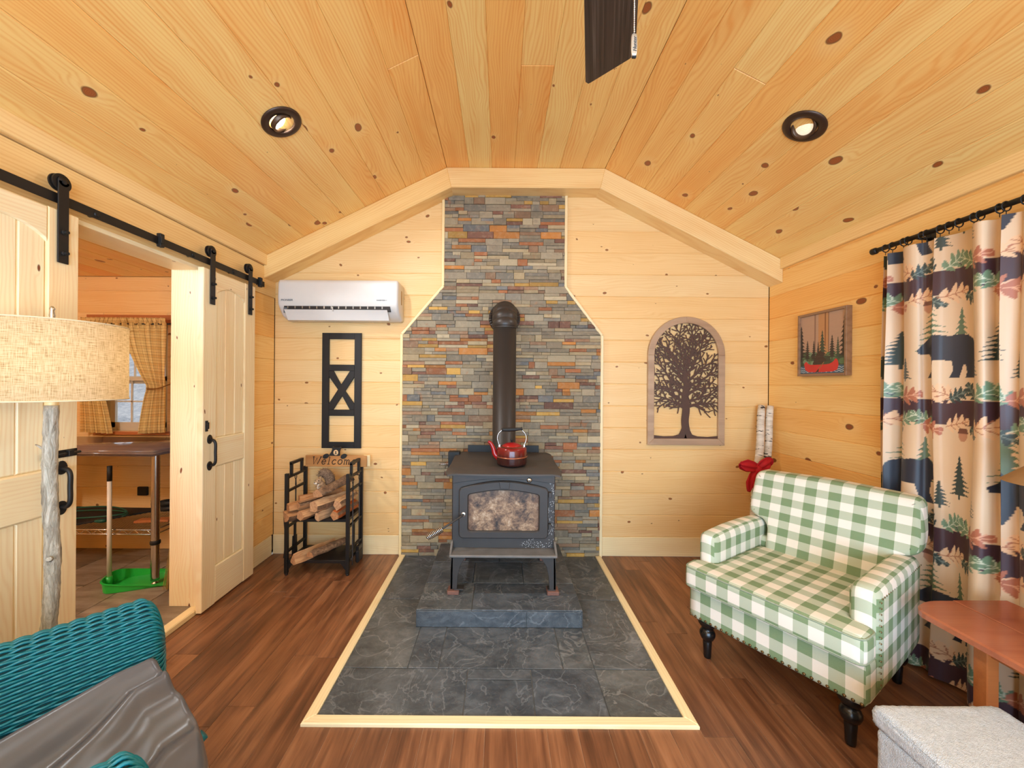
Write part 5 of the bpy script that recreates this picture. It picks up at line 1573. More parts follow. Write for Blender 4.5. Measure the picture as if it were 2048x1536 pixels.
# nail heads along the bottom of the front and the arm edge
sm_ = MB().lathe([(.0065,0),(.0055,.003),(.003,.0048),(0,.0052)], 10); stud0 = None
def stud(M):
    global stud0
    if stud0 is None:
        stud0 = sm_.build('nail_head', M_BRASS, chair, M)
    else:
        o = bpy.data.objects.new('nail_head', stud0.data); COL.objects.link(o); o.parent = chair; o.matrix_local = M
for k in range(27):
    stud(frame_m((lerp(-.335,.335,k/26), -.0652, .218), (1,0,0), (0,0,1), (0,-1,0)))
for k in range(24):
    stud(frame_m((.3598, lerp(.06,.60,k/23), .585), (0,1,0), (0,0,1), (1,0,0)) @ Matrix.Scale(.6,4))
for k in range(16):
    stud(frame_m((.3598, .044, lerp(.24,.575,k/15)), (0,1,0), (0,0,1), (1,0,0)) @ Matrix.Scale(.6,4))

# ------------------------------------------------------------------ drop-leaf side table
tb = thing('side_table', 'reddish wood drop-leaf side table with rounded corner beside the armchair', 'table', (1.85, 1.22, 0))
TM = Matrix.Translation(-tb.location)
M_CHERRY = pine('cherry_wood', srgb(180,108,76), srgb(150,78,54), srgb(104,44,26), WHITE, srgb(240,224,216), rings=40, thr=.96, contrast=.5, rough=.20)
M_CHERRYL = pine('cherry_leg', srgb(192,110,56), srgb(150,76,36), srgb(104,44,26), WHITE, WHITE, rings=60, thr=.96, rough=.3)
zt = .55
def rcorner(x0, x1, y0, y1, r0, r1):
    """rounded at the (x0,y0) and (x0,y1) corners"""
    p = [(x1,y0),(x1,y1)]
    p += [(x0+r1-r1*math.sin(PI/2*k/10), y1-r1*.62+r1*.62*math.cos(PI/2*k/10)) for k in range(11)]
    p += [(x0+r0-r0*math.cos(PI/2*k/10), y0+r0*.62-r0*.62*math.sin(PI/2*k/10)) for k in range(11)]
    return p
MB().slab([(x-1.62, y-.85) for x, y in rcorner(1.60, 1.808, .88, 1.555, .15, .15)], 0, .024, .006).build('drop_leaf', M_CHERRY, tb, TM @ Matrix.Translation((1.62,.85,zt-.024)) )
MB().slab(rect(0, .215, 0, .675), 0, .024, .002).build('table_top', M_CHERRY, tb, TM @ Matrix.Translation((1.810,.88,zt-.024)))
for lx, ly in ((1.775,1.42),(1.775,.96),(1.99,1.42),(1.99,.96)):
    MB().cbox(lx-.022, lx+.022, ly-.022, ly+.022, 0, zt-.024, .003).build('leg', M_CHERRYL, tb, TM)
MB().box(1.797,1.968,1.41,1.43,.43,zt-.024).box(1.797,1.968,.95,.97,.43,zt-.024).box(1.765,1.785,.982,1.398,.43,zt-.024).box(1.98,2.0,.982,1.398,.43,zt-.024).build('apron', M_CHERRYL, tb, TM)
# table lamp on it
tl = thing('table_lamp', 'small table lamp with wide brown shade on the side table', 'lamp', (1.86, 1.25, zt))
M_SHADEB = plain('brown_shade', srgb(158,122,82), .8, 0, .1, 60)
MB().lathe([(.0,0),(.075,0),(.075,.012),(.03,.025),(.022,.05),(.045,.12),(.055,.18),(.035,.26),(.014,.30),(.012,.48),(0,.48)], 28).build('lamp_base', plain('bronze', srgb(70,52,40), .4, .6), tl)
mb = MB().lathe([(.16,.530),(.05,.635)], 40); mb.lathe([(.158,.530),(.048,.635)], 40)
o = mb.build('lamp_shade', M_SHADEB, tl)

# ------------------------------------------------------------------ carpeted pet steps
ps = thing('pet_steps', 'white carpet-covered pet steps in front of the side table', 'pet steps', (1.38, .95, 0))
t = NT('white_carpet'); v = t.obj(); f = t.noise(v, 90, 4, .75); g = t.noise(v, 420, 2)
M_CARPET = t.out(t.ramp(f, [(.3, srgb(200,204,209)), (.6, srgb(226,230,235))]), .95, None, t.math('ADD', f, g), .9, .006)
def fluff(mb, seed):
    r = random.Random(seed); mb.v = [(x+r.uniform(-1,1)*.0016, y+r.uniform(-1,1)*.0016, z+r.uniform(-1,1)*.0016) for x, y, z in mb.v]; return mb
mb = MB(); mb.rbox((0, .10, .365), (.41, .38, .066), .026, 22); fluff(mb, 1).build('step_tread', M_CARPET, ps)
mb = MB(); mb.rbox((0, .10, .166), (.385, .355, .332), .014, 16); fluff(mb, 2).build('step_riser', M_CARPET, ps)
mb = MB(); mb.rbox((0, -.26, .185), (.41, .34, .06), .026, 14); fluff(mb, 3).build('step_tread', M_CARPET, ps)
mb = MB(); mb.rbox((0, -.26, .078), (.385, .32, .155), .014, 10); fluff(mb, 4).build('step_riser', M_CARPET, ps)

# ------------------------------------------------------------------ floor lamp made from a sapling
LX, LY = -1.519, 1.32
fl2 = thing('floor_lamp', 'floor lamp with grey bark trunk and lit linen drum shade', 'lamp', (LX, LY, 0))
def greybark():
    t = NT('grey_bark'); v = t.obj()
    f = t.noise(t.vmul(v, (60,60,12)), 1.0, 5, .7, 1.2); g = t.noise(t.vmul(v, (9,9,3)), 1.0, 3)
    c = t.ramp(t.math('ADD', t.math('MULTIPLY', f, .75), t.math('MULTIPLY', g, .3)), [(.36, srgb(110,98,84)), (.52, srgb(172,162,146)), (.66, srgb(212,204,190))])
    return t.out(c, .85, None, f, .9, .008)
M_GBARK = greybark()
rl = random.Random(4); n = 110
trunk = MB()
pts = [(.004*math.sin(k*.13), .004*math.cos(k*.09), .03+1.285*k/n) for k in range(n+1)]
rad = [(.0205-.002*k/n)*(1+.05*rl.uniform(-1,1)+.10*math.exp(-((k-66)/2.5)**2)+.10*math.exp(-((k-24)/2.0)**2)) for k in range(n+1)]
trunk.tube(pts, rad, 22)
trunk.v = [(x*(1+.05*math.sin(9*math.atan2(y,x)+z*30)), y*(1+.05*math.sin(9*math.atan2(y,x)+z*30)), z) for x, y, z in trunk.v]
trunk.tube([(.012,-.012,.80),(.024,-.026,.806)], [.010,.007], 8).tube([(-.012,-.012,1.17),(-.032,-.018,1.185)], [.005,.002], 6)
trunk.build('trunk', M_GBARK, fl2)
MB().lathe([(0,0),(.15,0),(.155,.008),(.15,.02),(.04,.03),(0,.03)], 40).build('base', M_BLACK, fl2)
MB().tube([(0,0,1.30),(0,0,1.345)], .0165, 20).build('bark_free_collar', M_TRIM, fl2)
SR, SB, STp = .190, 1.335, 1.590
def linen():
    t = NT('linen_shade'); v = t.obj(); sp = t.n('ShaderNodeSeparateXYZ', None, Vector=v)
    an = t.math('ARCTAN2', sp.outputs[1], sp.outputs[0])
    cyl = t.n('ShaderNodeCombineXYZ', None, X=t.math('MULTIPLY', an, .24), Y=sp.outputs[2], Z=0.0).outputs[0]
    h = t.noise(t.vmul(cyl, (26, 420, 1)), 1.0, 3, .6); w = t.noise(t.vmul(cyl, (420, 26, 1)), 1.0, 3, .6)
    f = t.math('MULTIPLY', t.math('ADD', h, w), .5)
    c = t.ramp(f, [(.36, srgb(150,124,90)), (.45, srgb(204,182,144)), (.58, srgb(230,212,182))])
    d = t.n('ShaderNodeBsdfDiffuse', None, Color=c); tr = t.n('ShaderNodeBsdfTranslucent', None, Color=c)
    mx = t.n('ShaderNodeMixShader', None, _0=.55, _1=d.outputs[0], _2=tr.outputs[0])
    t.t.links.new(mx.outputs[0], t.t.nodes['Material Output'].inputs['Surface'])
    return t.m
M_LINEN = linen()
shd = MB().lathe([(SR, SB),(SR, STp)], 96).build('lamp_shade', M_LINEN, fl2)
rimm = plain('shade_rim', srgb(226,206,168), .8)
for zz in (SB, STp): MB().tube([(SR*math.cos(a), SR*math.sin(a), zz) for a in [2*PI*k/72 for k in range(73)]], .0025, 6, caps=False).build('shade_rim', rimm, shd)
spd = MB()
for k in range(3): spd.tube([(0,0,STp+.004),(SR*math.cos(k*2.094+.5)*.98, SR*math.sin(k*2.094+.5)*.98, STp-.004)], .002, 6)
spd.tube(bez([(-.03,0,1.40),(-.055,0,1.46),(-.035,0,1.55),(0,0,STp+.006),(.035,0,1.55),(.055,0,1.46),(.03,0,1.40)],5), .002, 6)
spd.lathe([(.004,STp),(.006,STp+.012),(.008,STp+.030),(.005,STp+.045),(.008,STp+.052),(.003,STp+.060),(0,STp+.060)], 12)
spd.build('harp_and_finial', M_CHROME, fl2)
t = NT('lamp_bulb'); t.b.inputs['Emission Color'].default_value = (1,.78,.5,1); t.b.inputs['Emission Strength'].default_value = 12
ellipsoid_mb = MB(); ellipsoid(ellipsoid_mb, (0,0,1.43), (.03,.03,.038)); ellipsoid_mb.build('bulb', t.out(srgb(255,240,220), .4), fl2)
MB().tube([(0,0,1.345),(0,0,1.395)], .016, 14).build('socket', M_BRASS, fl2)
def point(name, loc, power, col, size=.04, parent=None):
    d = bpy.data.lights.new(name, 'POINT'); d.energy = power; d.color = col; d.shadow_soft_size = size
    o = bpy.data.objects.new(name, d); COL.objects.link(o); o.location = loc
    if parent: o.parent = parent
    return o
point('floor_lamp_light', (0, 0, 1.485), .8, (1.0,.78,.50), .03, fl2)

# ------------------------------------------------------------------ teal wicker armchair
WA = Vector((.61, .79, 0)).normalized(); WP_ = Vector((.79, -.61, 0)).normalized()     # forward, and left arm -> right arm
wk = thing('wicker_armchair', 'teal woven wicker armchair in the near left corner', 'armchair', (-1.19, .93, 0), math.atan2(WA.y, WA.x))
Wi = wk.matrix_basis.inverted() if False else (Matrix.Translation(wk.location) @ Matrix.Rotation(math.atan2(WA.y, WA.x), 4, 'Z')).inverted()
AE = Vector((-1.125, 1.250, 0))            # front end of the left arm roll
def wl_(a, p, z): return Wi @ (AE + WA*a + WP_*p + Vector((0,0,z)))
def tealmat(name, a, b):
    t = NT(name); v, r = t.objr(); f = t.noise(v, 60, 3)
    return t.out(t.mix(f, a, b), .32)
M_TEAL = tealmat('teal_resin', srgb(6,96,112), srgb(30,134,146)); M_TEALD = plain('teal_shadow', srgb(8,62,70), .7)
def weave(mb, prof, a0, a1, pitch=.0085, stake=.034, front=0.05, drop=.9):
    """strands run along the arm; prof: list of (p, z) outline from outside floor over the roll to the inside"""
    pr = [Vector((x, z, 0)) for x, z in prof]; pr = bez(pr, 10)
    seg = [0]
    for i in range(1, len(pr)): seg.append(seg[-1]+(pr[i]-pr[i-1]).length)
    tot = seg[-1]; N = int(tot/pitch)
    def at(s):
        i = 0
        import bisect
        i = min(max(bisect.bisect(seg, s)-1, 0), len(pr)-2)
        t = (s-seg[i])/max(1e-9, seg[i+1]-seg[i]); p = pr[i].lerp(pr[i+1], t); d = (pr[i+1]-pr[i]).normalized()
        return p, Vector((-d.y, d.x, 0))
    cen = sum((p for p in pr), Vector())/len(pr)
    zmax = max(p.y for p in pr); pc_ = [p for p in pr if p.y > zmax-.02]; pcx = sum(p.x for p in pc_)/len(pc_)
    na = int((a1-a0)/.0068)
    def surf(a, p):
        # the roll rounds over at its front end
        e = max(0, (a-(a1-front))/front); k = 1-(1-math.sqrt(max(0, 1-min(1,e)**2)))*.92
        return Vector((a, pcx+(p.x-pcx)*k, p.y-(zmax-.085-p.y)*0 if p.y < zmax-.16 else (zmax-.16)+(p.y-(zmax-.16))*k))
    for i in range(N+1):
        p, nrm = at(min(tot, i*pitch)); path = []
        for k in range(na+1):
            a = lerp(a0, a1, k/na)
            wob = .0046*math.sin(PI*a/stake + (PI if i % 2 else 0))
            q = surf(a, p); path.append(wl_(q.x, q.y + nrm.x*wob, q.z + nrm.y*wob))
        mb.tube(path, .0040, 5, caps=False)
    # under-layer so no light shows through
    def un(a, b):
        p, nrm = at(b*tot); q = surf(lerp(a0, a1, a), p - nrm*.0035); return tuple(wl_(q.x, q.y, q.z))
    return MB().grid(un, 40, 60)
prof_l = [(-.135,.02),(-.125,.30),(-.110,.50),(-.098,.575),(-.075,.645),(-.03,.690),(.03,.695),(.085,.655),(.118,.590),(.125,.52),(.13,.38)]
mb = MB(); un = weave(mb, prof_l, -.66, .035)
mb.build('arm_weave', M_TEAL, wk); un.build('arm_core', M_TEALD, wk)
prof_r = [(.70-p+.0, z) for p, z in prof_l]; prof_r = [(p-.035, z-.012) for p, z in prof_r]
mb = MB(); un = weave(mb, prof_r[::-1], -.66, -.105)
mb.build('arm_weave', M_TEAL, wk); un.build('arm_core', M_TEALD, wk)
# back of the chair, behind the viewer's left edge
mb = MB()
for k in range(60):
    zz = .15+k*.0125; mb.tube([wl_(-.68-.02*math.sin(PI*i/12)+.003*math.sin(i*PI+k*PI), lerp(-.10,.70,i/12), zz) for i in range(13)], .0055, 5, caps=False)
mb.build('back_weave', M_TEAL, wk)
MB().rbox(wl_(-.31,.30,.30), (.60,.46,.10), .03, 4).build('seat', M_TEALD, wk)
for s, pp in ((-1,-.10),(1,.66)):
    MB().tube([wl_(a, pp, z) for a, z in ((-.80,.14),(-.6,.05),(-.3,.018),(0,.02),(.12,.05),(.18,.088))], [.014,.016,.016,.016,.018,.020], 8).build('rocker', M_TEAL, wk)
for a_, p_ in ((.0,-.10),(-.6,-.10),(-.05,.66),(-.6,.66)):
    MB().tube([wl_(a_, p_, .03), wl_(a_, p_, .30)], .016, 8).build('leg', M_TEAL, wk)
# grey cloth thrown over the seat
def greymat():
    t = NT('grey_cover_cloth'); v = t.obj(); f = t.noise(v, 5, 3)
    m_ = t.out(t.mix(f, srgb(82,82,88), srgb(104,104,110)), .30, None, t.noise(v, 700, 2), .06, .0004); return m_
def cover(a, b):
    # a: from the front edge back toward the viewer's left; b: from the left arm across to the right arm
    p = lerp(.137, .66, b)
    z = .604 - .135*min(1,b/.34)**.8 - .045*math.sin(PI*min(1,max(0,(b-.2)/.8)))
    z += .05*max(0,(b-.75)/.25)
    front = .030 + .068*math.sin(PI*min(1,b/.75)) - .03*max(0,b-.75)*4
    x = front - a*.72
    z -= .085*min(1, a*1.8)*(1-b*.6)
    # rolled front edge hanging down
    if a < .16:
        t_ = 1-a/.16; z -= .30*t_**2.2*(.35+.65*min(1,b/.35)); x = front - a*.72*.55 - .030*t_**3
    fold = .015*math.sin(11*math.atan2(b+.02, a+.05)+1.5) + .010*math.sin(25*math.atan2(b+.05, a+.12)+6*a) + .006*math.sin(16*b+7*a)
    fold *= min(1, (a+.04)*4)*min(1, b*9+.15)
    return tuple(AE + WA*x + WP_*p + Vector((0,0,z+fold)))
mb = MB().grid(cover, 90, 90)
cvo = mb.build('grey_cover', greymat()); md = cvo.modifiers.new('s', 'SOLIDIFY'); md.thickness = .004; md.offset = -1
tag(cvo, 'crumpled grey waterproof cloth draped over the wicker armchair seat', 'cover')

# ------------------------------------------------------------------ recessed ceiling lamps
def recessed(label, c, ez, tilt, power, strength):
    ez = Vector(ez).normalized(); ex = Vector((0,1,0)); ey = ez.cross(ex)
    o = thing('recessed_light', label, 'ceiling light', c, 0, 'recessed ceiling lights')
    M = frame_m((0,0,0), ex, ey, ez)
    ring = MB().lathe([(.098,.0005),(.098,.004),(.090,.010),(.064,.012),(.060,.006),(.060,-.012)], 48).build('trim_ring', plain('bronze_ring', srgb(74,56,46), .42, .6, .08), o, M)
    G = M @ Matrix.Rotation(tilt[0], 4, 'X') @ Matrix.Rotation(tilt[1], 4, 'Y')
    gm = MB().lathe([(.056,-.010),(.057,.010),(.053,.014),(.047,.014),(.043,.006),(.041,-.004)], 40).build('gimbal', plain('bronze_gimbal', srgb(92,70,54), .4, .6, .08), o, G)
    t = NT('lamp_face'); v = t.obj(); vo = t.n('ShaderNodeTexVoronoi', None, Vector=v, Scale=150.0).outputs['Distance']
    t.b.inputs['Emission Color'].default_value = (1,.86,.66,1); t.b.inputs['Emission Strength'].default_value = strength
    MB().lathe([(0,.006),(.024,.004),(.042,-.001)], 28).build('lamp_lens', t.out(t.ramp(vo, [(0, srgb(255,240,210)), (.5, srgb(220,196,160))]), .2), gm)
    d = bpy.data.lights.new('recessed_spot', 'SPOT'); d.energy = power; d.color = (.88,.95,1.0); d.spot_size = math.radians(125); d.spot_blend = .9; d.shadow_soft_size = .05
    l = bpy.data.objects.new('recessed_spot', d); COL.objects.link(l); l.parent = o
    l.matrix_local = G @ Matrix.Translation((0,0,.02)) @ Matrix.Rotation(PI, 4, 'X')
nl = Vector((math.sin(al), 0, -math.cos(al))); nr = Vector((-math.sin(ar), 0, -math.cos(ar)))
sl_, sr_ = (ZT-ZS)/(FX0-XL), (ZT-ZS)/(XR-FX1)
DL = 52
for y, lab in ((1.995, 'brightly lit recessed lamp in the left ceiling slope, above the barn door rail'),):
    recessed(lab, (-1.13, y, ZS+(-1.13-XL)*sl_), nl, (-.25, .30), DL, 60)
recessed('bronze-ringed recessed lamp in the right ceiling slope, lens turned aside', (1.524, 1.968, ZS+(XR-1.524)*sr_), nr, (.45, -.25), DL, .55)
for y in (.2, -1.4):  # more lamps out of view, added as soft fill for the room
    w_ = 'just' if y > 0 else 'far'
    recessed('unseen recessed lamp added for fill in the left slope, %s behind the viewer' % w_, (-1.13, y, ZS+(-1.13-XL)*sl_), nl, (0, .2), DL, 20)
    recessed('unseen recessed lamp added for fill in the right slope, %s behind the viewer' % w_, (1.524, y, ZS+(XR-1.524)*sr_), nr, (0, -.2), DL, 20)

# ------------------------------------------------------------------ ceiling fan
fan = thing('ceiling_fan', 'ceiling fan with dark wood-grain blades and a pull chain', 'ceiling fan', (.20, .70, 2.45))
def bladewood():
    t = NT('dark_blade_wood'); v, r = t.objr()
    f = t.noise(t.vmul(v, (1.5, 110, 1)), 1.0, 4, .65, .2)
    return t.out(t.ramp(f, [(.3, srgb(36,27,24)), (.55, srgb(66,52,45)), (.75, srgb(104,90,80))]), .4, None, f, .15, .001)
M_BLADE = bladewood()
th0 = math.radians(90-14.5)
bl = [(.10,-.052),(.30,-.068),(.572,-.079),(.586,-.076),(.598,-.064),(.648,.058),(.652,.070),(.640,.079),(.30,.070),(.10,.052)]
for k in range(4):
    M = Matrix.Rotation(th0 + k*2*PI/4, 4, 'Z') @ Matrix.Rotation(math.radians(-7), 4, 'X')
    b = MB().slab(bl, -.003, .004, .001).build('blade', M_BLADE, fan, M)
    MB().cbox(.05, .19, -.018, .018, .0045, .011, .002).build('blade_iron', M_BLACK, b)
MB().lathe([(0,-.07),(.05,-.07),(.075,-.055),(.095,-.03),(.105,.01),(.10,.06),(.06,.085),(.02,.09),(0,.09)], 36).build('motor_housing', M_BLACK, fan)
MB().lathe([(.013,.08),(.013,.56)], 16).build('downrod', M_BLACK, fan)
MB().lathe([(.02,.54),(.05,.55),(.07,.59),(.075,.624),(0,.624)], 28).build('canopy', M_BLACK, fan)
ch = MB(); zz = -.07
while zz > -.402:
    bm = bmesh.new(); bmesh.ops.create_icosphere(bm, subdivisions=1, radius=.0017)
    for q in bm.verts: q.co += Vector((.042, .02, zz))
    ch.addbm(bm, smooth=True); zz -= .0040
ch.tube([(.042,.02,-.07),(.042,.02,-.402)], .0006, 5)
ch.build('pull_chain', M_CHROME, fan)
fob = MB(); fob.rbox((.042,.02,-.424), (.0115,.006,.042), .003, 5, lambda q: Vector((q.x*(1-.20*(q.z/.021)**2), q.y, q.z))); fo = fob.build('chain_pendant', plain('pewter', srgb(190,186,180), .35, .8, .2, 200), fan)
MB().cbox(.038,.046,.0175,.0225,-.4475,-.4435,.001).build('pendant_tip', M_BLACKMATTE, fo)
text('pendant_lettering', 'Hunter', .0095, frame_m((.0425,.0166,-.424), (0,0,1), (-1,0,0), (0,-1,0)), M_INK, fo, .0003, .3)
# ------------------------------------------------------------------ side room: curtains, steel work table, shelf, dustpan
def checkcloth():
    t = NT('yellow_check_cloth'); uv = t.n('ShaderNodeTexCoord').outputs['UV']; sp = t.n('ShaderNodeSeparateXYZ', None, Vector=uv)
    def ln(s, p, w): return t.math('LESS_THAN', t.math('FRACT', t.math('MULTIPLY', s, 1/p)), w)
    a = t.math('ADD', ln(sp.outputs[0], .022, .14), ln(sp.outputs[1], .022, .14)); b = t.math('ADD', ln(sp.outputs[0], .066, .30), ln(sp.outputs[1], .066, .30))
    c = t.mix(t.math('MULTIPLY', b, .32, clamp=True), srgb(250,222,152), srgb(232,180,104))
    c = t.mix(t.math('MULTIPLY', a, .5, clamp=True), c, srgb(160,108,56))
    d = t.n('ShaderNodeBsdfDiffuse', None, Color=c); tr = t.n('ShaderNodeBsdfTranslucent', None, Color=c)
    mx = t.n('ShaderNodeMixShader', None, _0=.3, _1=d.outputs[0], _2=tr.outputs[0])
    t.t.links.new(mx.outputs[0], t.t.nodes['Material Output'].inputs['Surface']); return t.m
M_CHECK = checkcloth()
def tieback(label, xo, sgn):
    """curtain panel gathered to the side xo at mid height; sgn points toward the window middle"""
    o = thing('side_room_curtain', label, 'curtain', (xo, YB-.05, .98), 0, 'checked tie-back curtains in the side room')
    top, tie, bot = .885, .36, .01
    def fn(a, b):
        z = lerp(top, bot, b); zz = z
        if z > tie:
            t = (top-z)/(top-tie); w = lerp(.36, .15, t**1.6); 
        else:
            t = (tie-z)/(tie-bot); w = lerp(.15, .23, t**.7)
        x = sgn*(a*w + (.02 if z > tie else .02))
        y = -.018 - .016*math.sin(a*2*PI*5.5+b*1.5) - .02*(1-abs(2*b-1.2))*.3
        if b < .05: y -= .008*math.sin(a*2*PI*14)
        return (x, y, z + .02*a*(1 if z > tie else -.6)*(0 if b < .1 else 1))
    nu, nv = 70, 60
    mb = MB().grid(fn, nu, nv); ob = mb.build('panel', M_CHECK, o)
    lay = ob.data.uv_layers.new(name='uv')
    for l in ob.data.loops:
        i = l.vertex_index; lay.data[l.index].uv = ((i % nu)/(nu-1)*.42, (i//nu)/(nv-1)*.88)
    hd = MB().grid(lambda a, b: (sgn*(.02+a*.36), -.018-.014*math.sin(a*2*PI*9+b*2)-.006*b, top-.012+b*.05), 60, 5).build('ruffle', M_CHECK, o)
    lay = hd.data.uv_layers.new(name='uv')
    for l in hd.data.loops:
        i = l.vertex_index; lay.data[l.index].uv = ((i % 60)/59*.42, (i//60)/4*.05)
    MB().tube(bez([(sgn*-.015,.0,tie+.045),(sgn*.03,-.045,tie+.012),(sgn*.09,-.05,tie-.004),(sgn*.165,-.03,tie-.006),(sgn*.172,.0,tie)], 5), .0045, 6).build('tie', M_CHECK, o)
tieback('yellow checked tie-back curtain nearest the opening jamb', -2.645, -1)
tieback('yellow checked tie-back curtain partly behind the lamp shade', -3.355, 1)
sr = thing('side_room_curtain_rod', 'thin dark rod over the side room window', 'curtain rod', (-3.0, YB-.065, 1.855))
MB().tube([(-.39,0,0),(.385,0,0)], .006, 10).build('pole', M_BLACK, sr)
for xx in (-.395, .39):
    e = MB(); ellipsoid(e, (xx,0,0), (.014,.012,.012), 6); e.build('finial', M_BLACK, sr)
    MB().tube([(xx*.96,0,0),(xx*.96,.0645,0)], .004, 6).build('bracket', M_BLACK, sr)

wt = thing('work_table', 'dark-topped work table on chrome posts under the side room window', 'table', (-2.86, 2.83, SRZ))
WTM = Matrix.Translation(-wt.location)
tzz = .948
bm = bmesh.new(); bmesh.ops.create_cube(bm, size=1)
for q in bm.verts: q.co = Vector((lerp(-3.50,-2.235,q.co.x+.5), lerp(2.51,3.155,q.co.y+.5), lerp(tzz-.038,tzz,q.co.z+.5)))
bmesh.ops.bevel(bm, geom=[e for e in bm.edges if abs(e.verts[0].co.z-e.verts[1].co.z) < .001], offset=.014, segments=4, affect='EDGES')
M_WTOP = pine('dark_laminate', srgb(128,104,94), srgb(104,80,72), srgb(60,36,28), WHITE, WHITE, rings=50, thr=.97, rough=.12)
MB().addbm(bm, smooth=True).build('table_top', M_WTOP, wt, WTM)
for lx, ly in ((-2.32,2.63),(-2.32,3.08),(-3.40,2.63),(-3.40,3.08)):
    lg = MB().lathe([(.0,SRZ+.002),(.020,SRZ+.002),(.020,SRZ+.012),(.010,SRZ+.016),(.010,SRZ+.03),(.0245,SRZ+.032)] + [(.0245 - (.0012 if k % 2 else 0), SRZ+.032+k*.0255*.5) for k in range(1, 68)] + [(.0245,tzz-.038)], 24, (lx, ly, 0)).build('post', M_CHROME, wt, WTM)
    MB().lathe([(.0255,.30),(.029,.305),(.029,.322),(.0255,.327)], 24, (lx, ly, 0)).build('post_collar', M_BLACKMATTE, lg)
shf = MB(); za, zb = .395, .365
for yy in (2.63, 3.08):
    shf.tube([(-3.40,yy,za),(-2.32,yy,za)], .004, 6); shf.tube([(-3.40,yy,zb),(-2.32,yy,zb)], .004, 6)
    n = 26; shf.tube([(lerp(-3.40,-2.34,k/n), yy, za if k % 2 else zb) for k in range(n+1)], .0028, 5)
for xx in (-3.40,-2.32):
    shf.tube([(xx,2.63,za),(xx,3.08,za)], .004, 6); shf.tube([(xx,2.63,zb),(xx,3.08,zb)], .004, 6)
for k in range(56): shf.tube([(lerp(-3.39,-2.33,k/55),2.63,za+.003),(lerp(-3.39,-2.33,k/55),3.08,za+.003)], .0022, 5, caps=False)
shf.build('wire_shelf', M_CHROME, wt, WTM)
# things on the wire shelf
zsh = .4005
o = MB().slab([(-.36,-.18),(.10,-.18),(.42,.17),(-.30,.20)], 0, .012, .003).build('black_tray', M_BLACKMATTE, None, Matrix.Translation((-3.02, 2.86, zsh)))
tag(o, 'flat black tray lying on the wire shelf', 'tray')
M_GCORD = plain('green_cord', srgb(20,84,66), .5)
cd = thing('extension_cord', 'coiled green extension cord on the wire shelf', 'cord', (-2.9, 2.80, zsh+.013))
pts = [(-.10+.27*math.cos(a)*(1+.10*math.sin(2.3*a)), .02+.115*math.sin(a)*(1+.08*math.cos(1.7*a)), .006+.004*abs(math.sin(a*1.5))+.0035*a) for a in [k*.16 for k in range(70)]]
MB().tube(pts, .0052, 7).build('cable', M_GCORD, cd)
MB().tube([(.10,-.10,.012),(.135,-.095,.012),(.165,-.09,.012)], [.009,.014,.009], 8).build('plug', M_GCORD, cd)
o = MB().cbox(-.11,.11,-.035,.035,0,.016,.003).build('brown_board', M_SILL, None, Matrix.Translation((-2.46, 2.78, zsh)) @ Matrix.Rotation(.15,4,'Z')); tag(o, 'short brown wooden board on the wire shelf', 'board')
hs = thing('black_hose', 'black coiled hose beside the chrome post on the shelf', 'hose', (-2.47, 2.95, zsh+.001))
MB().tube([(.075*math.cos(a), .055*math.sin(a), .022+.0062*a) for a in [k*.25 for k in range(52)]], .020, 10).build('coil', M_BLACKMATTE, hs)
MB().tube([(.07,-.05,.05),(.10,-.10,.03),(.13,-.14,.02)], .012, 8).build('nozzle', M_BLACKMATTE, hs)
bx_ = MB().cbox(-.04,.04,-.02,.0,-.035,.035,.004).build('outlet_box', M_BLACKMATTE, None, Matrix.Translation((-2.90, YB-.0005, .505))); tag(bx_, 'small black box on the wall above the wire shelf', 'outlet')
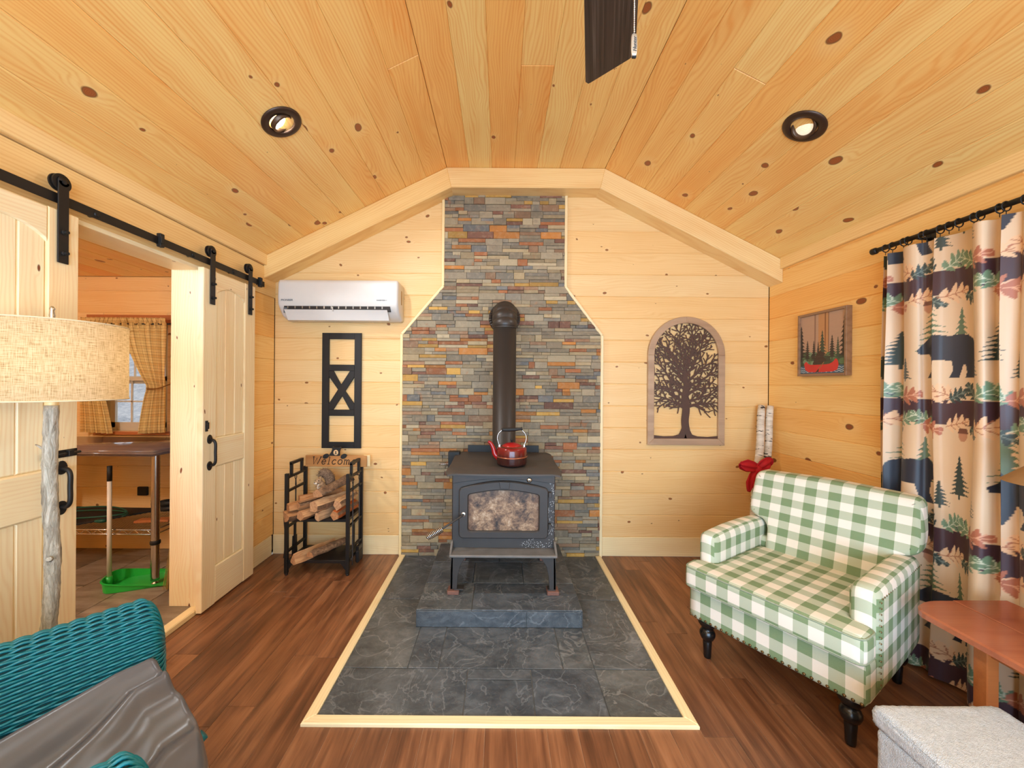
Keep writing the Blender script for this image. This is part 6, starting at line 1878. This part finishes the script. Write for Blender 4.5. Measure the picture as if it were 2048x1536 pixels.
# dustpan
dp = thing('dustpan', 'bright green dustpan with a tall white handle', 'dustpan', (-2.50, 2.622, SRZ+.002), math.radians(22))
M_GREEN = plain('green_plastic', srgb(44,190,74), .35, 0, .04)
def wallring(k):
    pass
ol = [(.27,-.115),(.10,-.118),(-.04,-.115),(-.085,-.095),(-.105,-.05),(-.105,.05),(-.085,.095),(-.04,.115),(.10,.118),(.27,.115)]
hgt = [.004,.035,.062,.072,.075,.075,.072,.062,.035,.004]
pp = bez([(x, y, 0) for x, y in ol], 5); hp = bez([(h, 0, 0) for h in hgt], 5); n = len(pp)
dpm = MB(); vs = []
for k in range(n):
    d = Vector((pp[k].x*.10, pp[k].y*.10, 0)); h = hp[k].x
    vs += [pp[k]*.94 + Vector((0,0,.0)), pp[k]+Vector((0,0,h)), pp[k]*1.07+Vector((0,0,h-.002)), pp[k]*1.07+Vector((0,0,h-.006)), pp[k]*1.01+Vector((0,0,h-.006)), pp[k]*.955+Vector((0,0,-.0))]
fs = []
for k in range(n-1):
    for j in range(5): fs.append((k*6+j, (k+1)*6+j, (k+1)*6+j+1, k*6+j+1))
dpm.add(vs, fs, smooth=False)
dpm.add([(p.x*.955, p.y*.955, .0) for p in pp] + [(p.x*.94, p.y*.94, .003) for p in pp], [tuple(range(n))[::-1], tuple(range(n, 2*n))])
dpm.tube([(-.095,0,.004),(-.095,0,.07)], .020, 14)
dpm.build('pan', M_GREEN, dp)
hl = MB().tube([(-.093,0,.03),(-.10,.012,.70)], .0125, 16).build('handle', M_WHITEPL, dp)
MB().tube([(-.1,.012,.70),(-.1008,.0138,.80)], .0135, 16).build('grip', M_BLACKMATTE, hl)
# broom head just showing past the jamb
br = thing('broom', 'straw broom standing behind the opening jamb', 'broom', (-2.17, 2.60, SRZ))
mb = MB(); rb = random.Random(2)
for k in range(120):
    x, y = rb.gauss(0,.012), rb.uniform(-.06,.06); mb.tube([(x*.4, y*.3, .30), (x, y, .008)], .0016, 3, caps=False)
mb.build('bristles', plain('straw', srgb(196,160,92), .8, 0, .3, 80), br)
MB().tube([(0,0,.28),(-.02,.10,1.0),(-.03,.15,1.30)], .011, 10).build('stick', M_SILL, br)
# flush ceiling light of the side room
scl = thing('side_room_ceiling_light', 'round flush ceiling light of the side room', 'ceiling light', (-2.75, .85, 2.2495))
MB().lathe([(0,-.05),(.10,-.048),(.14,-.03),(.15,-.005),(.15,0)], 36).build('diffuser', (lambda t: (t.b.inputs['Emission Color'].__setattr__('default_value', (1,.84,.6,1)), t.b.inputs['Emission Strength'].__setattr__('default_value', 3.0), t.out(srgb(255,250,240), .5))[2])(NT('diffuser_glass')), scl)
point('side_room_light', (0, 0, -.12), 54, (.92,.96,1.0), .12, scl)
